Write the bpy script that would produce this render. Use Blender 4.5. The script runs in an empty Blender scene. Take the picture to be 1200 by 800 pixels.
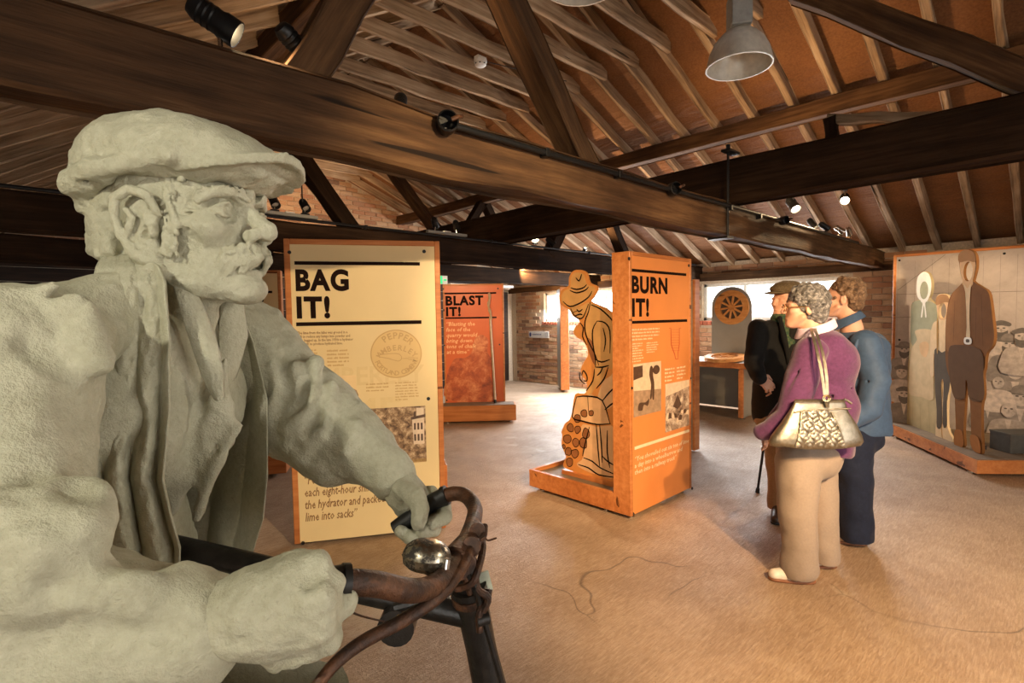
import bpy, bmesh, math, random
import numpy as np
from mathutils import Vector, Matrix
random.seed(7); rng = np.random.default_rng(7)
scene = bpy.context.scene
COL = scene.collection
PI = math.pi
# ------------------------------------------------------------------ camera
FPX = 618.63
ROT = Matrix(((0.72365307, 0.0445325, -0.6887257), (-0.6899759, 0.02338901, -0.72345436), (-0.01610861, 0.9987341, 0.04765188)))
CAM = Vector((0, 0, 1.45))
cd = bpy.data.cameras.new('camera'); cam = bpy.data.objects.new('camera', cd); COL.objects.link(cam)
cd.sensor_width = 36; cd.lens = FPX / 1200 * 36; cd.clip_start = 0.02
cam.matrix_world = Matrix.Translation(CAM) @ ROT.to_4x4()
scene.camera = cam
def W(px, py, d):                      # the point a given distance away along a measured direction
    return CAM + ROT @ Vector(((px - 600) / FPX * d, -(py - 400) / FPX * d, -d))
def onp(px, py, ax, v):                # measured direction cut with a plane of the building
    r = ROT @ Vector((px - 600, -(py - 400), -FPX)); return CAM + r * ((v - CAM[ax]) / r[ax])
# ------------------------------------------------------------------ world, view, large lights
scene.view_settings.view_transform = 'Standard'; scene.view_settings.look = 'None'
scene.view_settings.gamma = 1; scene.view_settings.use_curve_mapping = False
scene.view_settings.exposure = 0.62
scene.cycles.use_denoising = True
scene.cycles.max_bounces = 6; scene.cycles.diffuse_bounces = 4; scene.cycles.sample_clamp_indirect = 6
wd = bpy.data.worlds.new('sky'); scene.world = wd; wd.use_nodes = True
wd.node_tree.nodes['Background'].inputs[0].default_value = (1, .98, .95, 1)
wd.node_tree.nodes['Background'].inputs[1].default_value = 3.2
def area(name, loc, tgt, sx, sy, power, col=(1, 1, 1), spread=180):
    l = bpy.data.lights.new(name, 'AREA'); l.shape = 'RECTANGLE'; l.size = sx; l.size_y = sy; l.energy = power; l.color = col; l.spread = math.radians(spread)
    o = bpy.data.objects.new(name, l); COL.objects.link(o); o.location = loc
    o.rotation_euler = (Vector(tgt) - Vector(loc)).to_track_quat('-Z', 'Y').to_euler(); return o
def spot(name, loc, tgt, power, ang=60, col=(1, .72, .42), rad=.03, blend=.7):
    l = bpy.data.lights.new(name, 'SPOT'); l.energy = power; l.color = col; l.spot_size = math.radians(ang); l.spot_blend = blend; l.shadow_soft_size = rad
    o = bpy.data.objects.new(name, l); COL.objects.link(o); o.location = loc
    o.rotation_euler = (Vector(tgt) - Vector(loc)).to_track_quat('-Z', 'Y').to_euler(); return o
# daylight at the two far wall windows, then added fill at unseen openings
area('daylight_window_far', (8.12, 6.1, 1.63), (5.5, 6.2, .2), 2.9, .55, 230, (.97, .98, 1))
area('daylight_window_near', (8.12, 3.1, 1.63), (4, 3.0, .4), 1.9, .55, 70, (.97, .98, 1))
area('added_fill_behind', (2.2, -3.85, 1.25), (1.5, 1.0, 1.0), 2.6, 2.1, 15, (1, .90, .74))  # added frontal fill for the sculpture, set at an unseen doorway
area('added_fill_side', (-1.02, -1.4, 1.35), (.2, .7, 1.3), 1.5, .9, 5, (1, 1, .9))  # added side fill for the sculpture's shoulder, set at an unseen window
# ------------------------------------------------------------------ helpers: objects
def link(name, me, mat=None, parent=None, smooth=False, mw=None):
    o = bpy.data.objects.new(name, me); COL.objects.link(o)
    if mat is not None and not me.materials: me.materials.append(mat)
    if smooth: me.shade_smooth()
    if mw is not None: o.matrix_world = mw
    if parent is not None: o.parent = parent
    return o
def mesh(name, v, f, mat=None):
    me = bpy.data.meshes.new(name); me.from_pydata([tuple(a) for a in v], [], f); me.update()
    if mat: me.materials.append(mat)
    return me
def thing(name, label, cat, loc=(0, 0, 0), rz=0, group=None):
    o = bpy.data.objects.new(name, None); COL.objects.link(o); o.empty_display_size = .1
    o.location = loc; o.rotation_euler = (0, 0, rz); return tag(o, label, cat, group)
def tag(o, label, cat=None, group=None, kind=None):
    if label: o['label'] = label
    if cat: o['category'] = cat
    if group: o['group'] = group
    if kind: o['kind'] = kind
    return o
def struct(o): o['kind'] = 'structure'; return o
class MB:                               # collects shapes into one mesh
    def __init__(s): s.v = []; s.f = []
    def add(s, v, f, M=None):
        n = len(s.v); s.v += [tuple(M @ Vector(a)) if M is not None else tuple(a) for a in v]; s.f += [tuple(i + n for i in q) for q in f]; return s
    def box(s, x0, x1, y0, y1, z0, z1, M=None, c=0):
        if c <= 0:
            v = [(x, y, z) for x in (x0, x1) for y in (y0, y1) for z in (z0, z1)]
            return s.add(v, [(0, 1, 3, 2), (4, 6, 7, 5), (0, 4, 5, 1), (2, 3, 7, 6), (0, 2, 6, 4), (1, 5, 7, 3)], M)
        return s.add(*cbox(x0, x1, y0, y1, z0, z1, c), M)
    def tube(s, pts, r, n=10, cap=True, M=None):
        pts = [Vector(p) for p in pts]; m = len(pts); rr = r if hasattr(r, '__len__') else [r] * m
        v = []; f = []; prev = None
        for i, p in enumerate(pts):
            t = (pts[min(i + 1, m - 1)] - pts[max(i - 1, 0)]).normalized()
            if prev is None: a = t.orthogonal().normalized()
            else: a = (prev - t * prev.dot(t)).normalized()
            prev = a; b = t.cross(a)
            for k in range(n):
                w = 2 * PI * k / n; v.append(p + (a * math.cos(w) + b * math.sin(w)) * rr[i])
        for i in range(m - 1):
            for k in range(n): f.append((i * n + k, i * n + (k + 1) % n, (i + 1) * n + (k + 1) % n, (i + 1) * n + k))
        if cap: f.append(tuple(range(n - 1, -1, -1))); f.append(tuple(range((m - 1) * n, m * n)))
        return s.add(v, f, M)
    def lathe(s, prof, n=24, M=None, closed=False):
        v = []; f = []; m = len(prof)
        for (r, z) in prof:
            for k in range(n): v.append((r * math.cos(2 * PI * k / n), r * math.sin(2 * PI * k / n), z))
        for i in range(m - 1 + (1 if closed else 0)):
            j = (i + 1) % m
            for k in range(n): f.append((i * n + k, i * n + (k + 1) % n, j * n + (k + 1) % n, j * n + k))
        return s.add(v, f, M)
    def prism(s, poly, z0, z1, M=None, caps=True):    # poly in xy, possibly concave
        n = len(poly); v = [(x, y, z0) for x, y in poly] + [(x, y, z1) for x, y in poly]
        f = [(i, (i + 1) % n, n + (i + 1) % n, n + i) for i in range(n)]
        if caps: f += [tuple(range(n - 1, -1, -1)), tuple(range(n, 2 * n))]
        return s.add(v, f, M)
    def build(s, name, mat, parent=None, smooth=False, mw=None):
        me = mesh(name, s.v, s.f, mat)
        if smooth:
            me.shade_smooth()
            try: me.set_sharp_from_angle(angle=math.radians(38))
            except Exception: pass
        return link(name, me, None, parent, False, mw)
def cbox(x0, x1, y0, y1, z0, z1, c):
    v = []; 
    for sx, X in ((1, x0), (-1, x1)):
        for sy, Y in ((1, y0), (-1, y1)):
            for sz, Z in ((1, z0), (-1, z1)):
                v += [(X, Y + sy * c, Z + sz * c), (X + sx * c, Y, Z + sz * c), (X + sx * c, Y + sy * c, Z)]
    I = lambda a, b, c_, k: (a * 4 + b * 2 + c_) * 3 + k
    f = []
    for a in (0, 1):
        q = [I(a, 0, 0, 0), I(a, 1, 0, 0), I(a, 1, 1, 0), I(a, 0, 1, 0)]; f.append(tuple(q if a else q[::-1]))
        q = [I(0, a, 0, 1), I(1, a, 0, 1), I(1, a, 1, 1), I(0, a, 1, 1)]; f.append(tuple(q[::-1] if a else q))
        q = [I(0, 0, a, 2), I(1, 0, a, 2), I(1, 1, a, 2), I(0, 1, a, 2)]; f.append(tuple(q if a else q[::-1]))
    for a in (0, 1):
        for b in (0, 1):
            e = ((a + b) % 2 == 0)
            for q, fl in (((I(a, b, 0, 0), I(a, b, 1, 0), I(a, b, 1, 1), I(a, b, 0, 1)), e), ((I(a, 0, b, 0), I(a, 1, b, 0), I(a, 1, b, 2), I(a, 0, b, 2)), not e), ((I(0, a, b, 1), I(1, a, b, 1), I(1, a, b, 2), I(0, a, b, 2)), e)):
                f.append(q[::-1] if fl else q)
    for a in (0, 1):
        for b in (0, 1):
            for d in (0, 1):
                q = (I(a, b, d, 0), I(a, b, d, 1), I(a, b, d, 2)); f.append(q if (a + b + d) % 2 else q[::-1])
    return v, f
def box(name, x0, x1, y0, y1, z0, z1, mat, parent=None, c=.003, mw=None):
    return MB().box(x0, x1, y0, y1, z0, z1, None, c).build(name, mat, parent, False, mw)
def beam(name, p, q, w, h, mat, parent=None, up=(0, 0, 1), rough=.004, seg=6, bow=0, c=.006):
    """squared timber from p to q (centre line), w across, h deep, slightly uneven"""
    p, q = Vector(p), Vector(q); t = (q - p); L = t.length; t.normalize(); up = Vector(up)
    s = up.cross(t).normalized(); u = t.cross(s)
    M = Matrix((t, s, u)).transposed().to_4x4(); M.translation = p
    v = []; f = []
    for i in range(seg + 1):
        x = L * i / seg; dy, dz = rng.normal(0, rough, 2); b = bow * math.sin(PI * i / seg)
        ring = []
        for (sy, sz) in ((-1, -1), (1, -1), (1, 1), (-1, 1)):
            jy, jz = rng.normal(0, rough, 2)
            Y, Z = sy * w / 2 + jy + dy, sz * h / 2 + jz + dz - b
            ring += [(x, Y - sy * c, Z), (x, Y, Z - sz * c)] if sy * sz > 0 else [(x, Y, Z - sz * c), (x, Y - sy * c, Z)]
        v += ring
    n = 8
    for i in range(seg):
        for k in range(n): f.append((i * n + k, i * n + (k + 1) % n, (i + 1) * n + (k + 1) % n, (i + 1) * n + k))
    f += [tuple(range(n - 1, -1, -1)), tuple(range(seg * n, seg * n + n))]
    return link(name, mesh(name, v, f, mat), None, parent, False, M)
# ------------------------------------------------------------------ helpers: materials
def nt(name):
    m = bpy.data.materials.new(name); m.use_nodes = True; t = m.node_tree
    return m, t, t.nodes['Principled BSDF']
def N(t, kind, **kw):
    n = t.nodes.new(kind)
    for k, v in kw.items():
        if hasattr(n, k) and not k.startswith('i_'): setattr(n, k, v)
        else: n.inputs[k[2:].replace('_', ' ') if k.startswith('i_') else k].default_value = v
    return n
def ramp(t, fac, stops):
    r = t.nodes.new('ShaderNodeValToRGB'); t.links.new(fac, r.inputs[0]); e = r.color_ramp.elements
    while len(e) < len(stops): e.new(.5)
    for i, (p, c) in enumerate(stops): e[i].position = p; e[i].color = (*c, 1) if len(c) == 3 else c
    return r.outputs[0]
def tex(t, scale=(1, 1, 1), coord='Object', rot=(0, 0, 0)):
    tc = t.nodes.new('ShaderNodeTexCoord'); mp = t.nodes.new('ShaderNodeMapping'); mp.inputs['Scale'].default_value = scale; mp.inputs['Rotation'].default_value = rot
    t.links.new(tc.outputs[coord], mp.inputs[0]); return mp.outputs[0]
def noise(t, vec, scale, detail=4, rough=.55, dist=0):
    n = t.nodes.new('ShaderNodeTexNoise'); t.links.new(vec, n.inputs['Vector']); n.inputs['Scale'].default_value = scale; n.inputs['Detail'].default_value = detail; n.inputs['Roughness'].default_value = rough; n.inputs['Distortion'].default_value = dist
    return n.outputs['Fac']
def bump(t, b, h, strength, dist=.01):
    n = t.nodes.new('ShaderNodeBump'); n.inputs['Strength'].default_value = strength; n.inputs['Distance'].default_value = dist
    t.links.new(h, n.inputs['Height']); t.links.new(n.outputs[0], b.inputs['Normal']); return n
def mixc(t, fac, a, b, mode='MIX'):
    n = t.nodes.new('ShaderNodeMix'); n.data_type = 'RGBA'; n.blend_type = mode
    for s, x in ((0, fac), (6, a), (7, b)):
        if hasattr(x, 'links'): t.links.new(x, n.inputs[s])
        elif isinstance(x, (int, float)): n.inputs[s].default_value = x
        else: n.inputs[s].default_value = (*x, 1)
    return n.outputs[2]
def plain(name, c, rough=.6, metal=0, nz=.12, scale=30, bmp=.0, emit=None, spec=.5, sheen=0):
    m, t, b = nt(name); v = tex(t); f = noise(t, v, scale)
    d = lambda k: tuple(max(0, min(1, x * k)) for x in c)
    t.links.new(ramp(t, f, [(.3, d(1 - nz)), (.7, d(1 + nz))]), b.inputs['Base Color'])
    b.inputs['Roughness'].default_value = rough; b.inputs['Metallic'].default_value = metal; b.inputs['Specular IOR Level'].default_value = spec
    if sheen: b.inputs['Sheen Weight'].default_value = sheen
    if bmp: bump(t, b, noise(t, v, scale * 3), bmp, .004)
    if emit: b.inputs['Emission Color'].default_value = (*c, 1); b.inputs['Emission Strength'].default_value = emit
    return m
def wood(name, dark, mid, light, grain=14, stretch=.08, rough=.75, bmp=.5, blotch=1.5):
    m, t, b = nt(name); info = t.nodes.new('ShaderNodeObjectInfo')
    tc = t.nodes.new('ShaderNodeTexCoord'); add = t.nodes.new('ShaderNodeVectorMath'); add.operation = 'ADD'
    sc = t.nodes.new('ShaderNodeVectorMath'); sc.operation = 'SCALE'; sc.inputs['Scale'].default_value = 37
    cv = t.nodes.new('ShaderNodeCombineXYZ')
    for k in range(3): t.links.new(info.outputs['Random'], cv.inputs[k])
    t.links.new(cv.outputs[0], sc.inputs[0]); t.links.new(tc.outputs['Object'], add.inputs[0]); t.links.new(sc.outputs[0], add.inputs[1])
    mp = t.nodes.new('ShaderNodeMapping'); mp.inputs['Scale'].default_value = (stretch, 1, 1); t.links.new(add.outputs[0], mp.inputs[0])
    g = noise(t, mp.outputs[0], grain * 3, 5, .65, .1); bl = noise(t, add.outputs[0], blotch, 3, .6)
    fine = noise(t, mp.outputs[0], grain * 14, 2)
    mm = t.nodes.new('ShaderNodeMath'); mm.operation = 'MULTIPLY_ADD'; mm.inputs[1].default_value = .55; t.links.new(g, mm.inputs[0])
    m2 = t.nodes.new('ShaderNodeMath'); m2.operation = 'MULTIPLY'; m2.inputs[1].default_value = .45; t.links.new(bl, m2.inputs[0]); t.links.new(m2.outputs[0], mm.inputs[2])
    mpc = t.nodes.new('ShaderNodeMapping'); mpc.inputs['Scale'].default_value = (stretch * .6, 1, 1); t.links.new(add.outputs[0], mpc.inputs[0])
    crk = ramp(t, noise(t, mpc.outputs[0], grain * 1.1, 3, .5, .6), [(.295, (1, 1, 1)), (.315, (0, 0, 0))])
    t.links.new(mixc(t, crk, ramp(t, mm.outputs[0], [(.36, dark), (.5, mid), (.66, light)]), tuple(x * .35 for x in dark)), b.inputs['Base Color'])
    b.inputs['Roughness'].default_value = rough; b.inputs['Specular IOR Level'].default_value = .25
    a2 = t.nodes.new('ShaderNodeMath'); a2.operation = 'ADD'; t.links.new(g, a2.inputs[0]); t.links.new(fine, a2.inputs[1])
    bump(t, b, a2.outputs[0], bmp, .006); return m
M = {}
M['beam'] = wood('old_dark_oak', (.034, .016, .007), (.085, .041, .017), (.18, .094, .039), 10, .06, .8, .6)
M['beam_dark'] = wood('tarred_oak', (.014, .008, .005), (.028, .015, .008), (.055, .030, .016), 10, .06, .85, .5)
M['beam_dark'].node_tree.nodes['Principled BSDF'].inputs['Specular IOR Level'].default_value = .08
M['rafter'] = wood('weathered_softwood', (.17, .11, .065), (.38, .26, .16), (.58, .44, .30), 12, .05, .85, .7)
M['varnish'] = wood('varnished_cherry', (.36, .115, .032), (.50, .18, .055), (.62, .26, .09), 9, .06, .38, .08)
M['black'] = plain('black_metal', (.012, .012, .013), .4, .3)
M['chrome'] = plain('worn_chrome', (.6, .58, .55), .25, 1)
M['white_plastic'] = plain('white_plastic', (.75, .73, .68), .5)
# ================================================================== building
EAVE, SR, XW, YG = 2.17, .40, 8.2, 8.6
COLZ, XL, XR = 3.74, 2.1, 4.3
SL = .60
zr = lambda x: EAVE + SR * (XW - x)
zl = lambda x: COLZ - SL * (XL - x)
XRIDGE = 2.97; YB = -4.0; XB = -1.1
def mat_floor():
    m, t, b = nt('brushed_concrete'); v = tex(t); v2 = tex(t, (1, 9, 1), rot=(0, 0, math.radians(-52)))
    big = noise(t, v, .55, 4, .6); mid = noise(t, v, 3.2, 5, .62); streak = noise(t, v2, 14, 6, .7, .8); fine = noise(t, v, 55, 3, .7)
    c = ramp(t, big, [(.3, (.30, .19, .115)), (.5, (.42, .29, .19)), (.7, (.54, .40, .28))])
    c = mixc(t, .5, c, ramp(t, mid, [(.3, (.22, .135, .08)), (.55, (.42, .29, .18)), (.75, (.60, .47, .34))]))
    c = mixc(t, .38, c, ramp(t, streak, [(.36, (.22, .13, .075)), (.5, (.42, .29, .19)), (.64, (.68, .52, .38))]))
    patch = ramp(t, noise(t, tex(t, (1, 1, 1), rot=(.3, .2, .9)), 1.1, 6, .55), [(.66, (0, 0, 0)), (.69, (1, 1, 1))])
    c = mixc(t, mixc(t, .55, (0, 0, 0), patch), c, (.62, .52, .40))
    spk = ramp(t, noise(t, v, 130, 2, .5), [(.70, (0, 0, 0)), (.75, (1, 1, 1))])
    c = mixc(t, mixc(t, .5, (0, 0, 0), spk), c, (.66, .58, .48))
    dk = ramp(t, noise(t, tex(t, (1, 1, 1), rot=(1.3, .2, .4)), 95, 2, .5), [(.27, (1, 1, 1)), (.31, (0, 0, 0))])
    c = mixc(t, mixc(t, .6, (0, 0, 0), dk), c, (.09, .055, .035))
    vo = t.nodes.new('ShaderNodeTexVoronoi'); vo.feature = 'DISTANCE_TO_EDGE'; vo.inputs['Scale'].default_value = .42
    wv = t.nodes.new('ShaderNodeVectorMath'); wv.operation = 'ADD'; nz = t.nodes.new('ShaderNodeTexNoise'); nz.inputs['Scale'].default_value = 1.6; t.links.new(v, nz.inputs['Vector'])
    t.links.new(v, wv.inputs[0]); t.links.new(nz.outputs['Color'], wv.inputs[1]); t.links.new(wv.outputs[0], vo.inputs['Vector'])
    cr = mixc(t, ramp(t, noise(t, v, .45, 2), [(.54, (0, 0, 0)), (.58, (1, 1, 1))]), (0, 0, 0), ramp(t, vo.outputs[0], [(.0, (1, 1, 1)), (.0022, (0, 0, 0))]))
    c = mixc(t, mixc(t, .75, (0, 0, 0), cr), c, (.08, .05, .03))
    t.links.new(c, b.inputs['Base Color'])
    t.links.new(ramp(t, mid, [(.3, (.62,) * 3), (.7, (.42,) * 3)]), b.inputs['Roughness'])
    a = t.nodes.new('ShaderNodeMath'); a.operation = 'ADD'; t.links.new(streak, a.inputs[0]); t.links.new(fine, a.inputs[1]); bump(t, b, a.outputs[0], .6, .008)
    return m
fl = MB().box(XB - .2, XW + .3, YB - .2, YG + .3, -.12, 0); fl = struct(fl.build('floor', mat_floor()))
tag(fl, 'worn tan brushed concrete floor with pale patches and cracks')
def mat_felt(name, a, b_, c_):
    m, t, b = nt(name); v = tex(t); v2 = tex(t, (1, .25, 1)); sag = noise(t, v2, 9, 3, .6, .6); w = noise(t, v, 60, 2); big = noise(t, v, 1.3, 4)
    c = mixc(t, .4, ramp(t, big, [(.3, a), (.5, b_), (.72, c_)]), ramp(t, w, [(.3, a), (.7, c_)])); t.links.new(c, b.inputs['Base Color']); b.inputs['Roughness'].default_value = .85
    bump(t, b, sag, .9, .03); return m
M['felt'] = mat_felt('brown_sarking_felt', (.115, .044, .014), (.20, .082, .027), (.29, .13, .048))
ceil = bpy.data.objects.new('ceiling', None); COL.objects.link(ceil); struct(ceil); tag(ceil, 'open timber roof of rafters, collars and purlins over brown felt lining')
D = .11
me = MB().add([(XRIDGE, YB, zr(XRIDGE) + D), (XW + .3, YB, zr(XW + .3) + D), (XW + .3, YG + .2, zr(XW + .3) + D), (XRIDGE, YG + .2, zr(XRIDGE) + D)], [(0, 1, 2, 3)])
me.add([(XRIDGE, YB, zr(XRIDGE) + D + .05), (XW + .3, YB, zr(XW + .3) + D + .05), (XW + .3, YG + .2, zr(XW + .3) + D + .05), (XRIDGE, YG + .2, zr(XRIDGE) + D + .05)], [(3, 2, 1, 0)])
tag(me.build('roof_lining', M['felt'], ceil), 'brown felt lining between the rafters')
# left slope: lapped boards
for i in range(34):
    x0 = XB - .3 + i * .125; x1 = x0 + .15
    if x0 > XRIDGE: break
    b = MB().box(0, .15 * math.hypot(1, SL), YB, YG + .2, 0, .018)
    a = math.atan(SL); Mx = Matrix.Translation((x0, 0, zl(x0) + D + .012)) @ Matrix.Rotation(-a - .05, 4, 'Y')
    b.build('roof_board', M['roofboard'] if 'roofboard' in M else M.setdefault('roofboard', wood('dark_roof_boards', (.05, .026, .014), (.11, .06, .03), (.19, .11, .06), 8, .05, .85, .5)), ceil, False, Mx)
cosr = math.sqrt(1 + SR * SR)
for k in range(-9, 24):
    y = .36 * k + rng.normal(0, .012)
    beam('rafter', (XW + .12, y, zr(XW + .12) + .05), (XRIDGE - .05, y, zr(XRIDGE - .05) + .05 ), .058, .10, M['rafter'], ceil, rough=.005, seg=10)
    beam('rafter', (XB - .25, y + .06, zl(XB - .25) + .05), (XRIDGE + .02, y + .06, zl(XRIDGE + .02) + .05), .055, .10, M['rafter'], ceil, rough=.005, seg=8)
    if k >= -3:
        beam('collar_tie', (XL - .1 + rng.normal(0, .02), y - .062, COLZ + .06), (XR + .06 + rng.normal(0, .03), y - .062 + rng.normal(0, .01), COLZ + .06), .048, .125, M['rafter'], ceil, rough=.004, seg=8)
for i in range(9):                     # laths seen above the collars
    x = 2.15 + i * .11
    beam('lath', (x, YB, zl(x) + D - .004), (x, YG, zl(x) + D - .004), .03, .018, M['rafter'], ceil, rough=.002, seg=3)
beam('purlin', (5.33, YB, 3.24), (5.33, YG + .1, 3.24), .13, .15, M['beam'], ceil, seg=14)
beam('purlin', (1.30, YB, 3.19), (1.30, YG + .1, 3.19), .13, .14, M['beam'], ceil, seg=14)
beam('ridge_board', (XRIDGE, YB, zl(XRIDGE) + .06), (XRIDGE, YG + .1, zl(XRIDGE) + .06), .03, .14, M['beam'], ceil, seg=6)
def truss(y, mt, zb=1.98, zt=2.205, th=.15, right=True):
    yc = y + th / 2; zc = (zb + zt) / 2
    beam('tie_beam', (XB, yc, zc), (XW, yc, zc), th, zt - zb, mt, ceil, rough=.004, seg=24, c=.012)
    for a, b in (((2.16, zt - .06), (1.34, 3.14)), ((.66, zt - .06), (1.24, 3.13)), ((4.55, zt - .06), (5.30, 3.18)), ((6.15, zt - .06), (5.38, 3.17)))[:4 if right else 2]:
        beam('strut', (a[0], yc, a[1]), (b[0], yc, b[1]), .12, .13, mt, ceil, up=(0, 1, 0), seg=6)
truss(1.62, M['beam'], right=False); truss(4.08, M['beam_dark']); truss(6.12, M['beam_dark']); truss(-1.2, M['beam_dark'])
beam('cross_beam', (3.755, YB, 2.36), (3.755, YG, 2.36), .19, .30, M['beam_dark'], ceil, rough=.005, seg=20, c=.014)
beam('strut', (3.755, .0, 2.46), (3.755, 1.25, 3.52), .14, .14, M['beam'], ceil, up=(1, 0, 0))
beam('strut', (3.755, 5.2, 2.46), (3.755, 6.2, 3.4), .12, .13, M['beam'], ceil, up=(1, 0, 0))
beam('brace', (3.98, 1.12, 2.72), (3.98, .3, 2.50), .07, .06, M['rafter'], ceil)
beam('strut', (3.98, 1.08, 2.50), (3.98, 1.10, 2.72), .07, .08, M['beam_dark'], ceil, up=(1, 0, 0))
# wrought strap and bolt through the crossing
mb = MB(); p = onp(853, 236, 1, 1.605); px, py = p.x, 1.605
mb.tube([(px, py, 1.955), (px, py, 2.56)], .009, 8); mb.box(px - .05, px + .05, py - .02, py + .12, 1.955, 1.968); mb.box(px - .04, px + .12, py - .03, py + .03, 2.535, 2.55); mb.tube([(px, py, 2.55), (px, py, 2.585)], .014, 6)
mb.build('tie_bolt', M['black'], ceil)
# ---- brick walls
M['mortar'] = plain('lime_mortar', (.60, .49, .36), .95, 0, .2, 40, .4)
def mat_brick():
    m, t, b = nt('stock_brick'); info = t.nodes.new('ShaderNodeObjectInfo'); at = t.nodes.new('ShaderNodeAttribute'); at.attribute_name = 'tone'
    ad = t.nodes.new('ShaderNodeMath'); ad.operation = 'ADD'; t.links.new(info.outputs['Random'], ad.inputs[0]); t.links.new(at.outputs['Fac'], ad.inputs[1])
    fr = t.nodes.new('ShaderNodeMath'); fr.operation = 'FRACT'; t.links.new(ad.outputs[0], fr.inputs[0])
    c = ramp(t, fr.outputs[0], [(0, (.17, .08, .045)), (.14, (.46, .20, .10)), (.4, (.56, .32, .17)), (.65, (.66, .46, .28)), (.85, (.50, .24, .12)), (1, (.10, .06, .045))])
    v = tex(t, coord='Generated'); n = noise(t, v, 6, 5, .65); c = mixc(t, .28, c, ramp(t, n, [(.3, (.26, .13, .07)), (.7, (.70, .50, .33))])); t.links.new(c, b.inputs['Base Color'])
    b.inputs['Roughness'].default_value = .92; bump(t, b, n, .6, .01); return m
M['brick'] = mat_brick(); M['brick_red'] = plain('red_brick', (.42, .12, .06), .9, 0, .3, 40, .3)
def bricks(wall, plane, u0, u1, w0, w1, face, inward, inside, key, limit=300, L=.215, Hh=.065, j=.010):
    """running-bond bricks on a wall; u along the wall, w up; the nearest `limit` are objects, the rest one joined part"""
    cells = []; row = 0; w = w0
    while w + Hh <= w1 + 1e-6:
        u = u0 - (row % 2) * (L + j) / 2
        while u < u1:
            a, b = max(u, u0), min(u + L, u1)
            if b - a > .03 and inside((a + b) / 2, w + Hh / 2, (b - a) / 2, Hh / 2): cells.append((a, b, w))
            u += L + j
        w += Hh + j; row += 1
    cells.sort(key=lambda c: key((c[0] + c[1]) / 2, c[2])); cache = {}
    rest = MB(); tones = []
    for i, (a, b, w) in enumerate(cells):
        d = .012 + rng.uniform(-.003, .005); 
        if i < limit:
            k = (round(b - a, 2), i % 4)
            if k not in cache:
                l = (b - a) / 2; mbb = MB(); dd = .014 + .002 * (i % 4)
                (mbb.box(-dd, dd, -l, l, -Hh / 2, Hh / 2, None, .005) if plane == 0 else mbb.box(-l, l, -dd, dd, -Hh / 2, Hh / 2, None, .005))
                cache[k] = mesh('brick', mbb.v, mbb.f, M['brick'])
            o = link('brick', cache[k], None, wall)
            o.location = (face, (a + b) / 2, w + Hh / 2) if plane == 0 else ((a + b) / 2, face, w + Hh / 2)
        else:
            n = len(rest.f); rest.box(*((face - d, face + d, a, b, w, w + Hh) if plane == 0 else (a, b, face - d, face + d, w, w + Hh))); tones += [rng.random()] * 6
    if rest.v:
        o = rest.build('brickwork', M['brick'], wall); o['kind'] = 'stuff'
        at = o.data.attributes.new('tone', 'FLOAT', 'FACE'); at.data.foreach_set('value', tones)
    return len(cells)
WINS = [(4.55, 7.62, 1.33, 1.92), (2.12, 4.10, 1.33, 1.92)]
wf = MB()                                # far wall with window openings
ys = [YB, 2.12, 4.10, 4.55, 7.62, YG]
for a, b in zip(ys[:-1], ys[1:]):
    if (a, b) in ((2.12, 4.10), (4.55, 7.62)): wf.box(XW, XW + .24, a, b, 0, 1.33); wf.box(XW, XW + .24, a, b, 1.92, EAVE + .08)
    else: wf.box(XW, XW + .24, a, b, 0, EAVE + .08)
wall_far = struct(wf.build('wall_right', M['mortar'])); tag(wall_far, 'long stock brick wall with white window openings under the eaves')
inw = lambda u, w, hu, hw: not any(a - hu < u < b + hu and c - .075 - hw < w < d + .1 + hw for a, b, c, d in WINS)
def vis_far(u, w):                       # nearest first, bricks hidden by the big panel last
    return (0 if (1.35 < u < 2.2 or u > 4.0) else 5) + abs(u) * .01 - (1 if u > 6.3 else 0) + abs(w - .9) * .05
bricks(wall_far, 0, 1.2, 8.45, .02, EAVE + .05, XW, -1, inw, vis_far)
for i, (y0, y1, z0, z1) in enumerate(WINS):
    wn = MB()
    for a, b, c, d in ((y0, y1, z0, z0 + .05), (y0, y1, z1 - .05, z1), (y0, y0 + .05, z0, z1), (y1 - .05, y1, z0, z1)): wn.box(XW + .06, XW + .13, a, b, c, d, None, .004)
    w_ = struct(wn.build('window_%d' % (i + 1), M['white_plastic'])); tag(w_, ['long white framed window beyond the bending miner cutout', 'white framed window behind the round wheel display'][i])
    nb = 4 if i == 0 else 3
    for k in range(1, nb): box('mullion', XW + .065, XW + .125, y0 + (y1 - y0) * k / nb - .02, y0 + (y1 - y0) * k / nb + .02, z0 + .05, z1 - .05, M['white_plastic'], w_)
    gm = M.get('glass')
    if gm is None:
        gm, t, b = nt('window_glass'); b.inputs['Transmission Weight'].default_value = 1; b.inputs['Roughness'].default_value = .02; b.inputs['Base Color'].default_value = (.97, .99, .98, 1); b.inputs['IOR'].default_value = 1.05; M['glass'] = gm
    for k in range(nb):
        a, b2 = y0 + (y1 - y0) * k / nb + .02, y0 + (y1 - y0) * (k + 1) / nb - .02
        box('pane', XW + .09, XW + .096, a, b2, z0 + .04, z1 - .04, gm, w_, 0)
    y = y0 - .05
    while y < y1:
        box('sill_brick', XW - .035, XW + .05, y, y + .062, z0 - .072, z0 - .005, M['brick_red'], w_, .004); y += .072
beam('wall_plate', (XW - .02, YB, 2.02), (XW - .02, YG, 2.02), .16, .12, M['beam'], ceil, seg=20)
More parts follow.
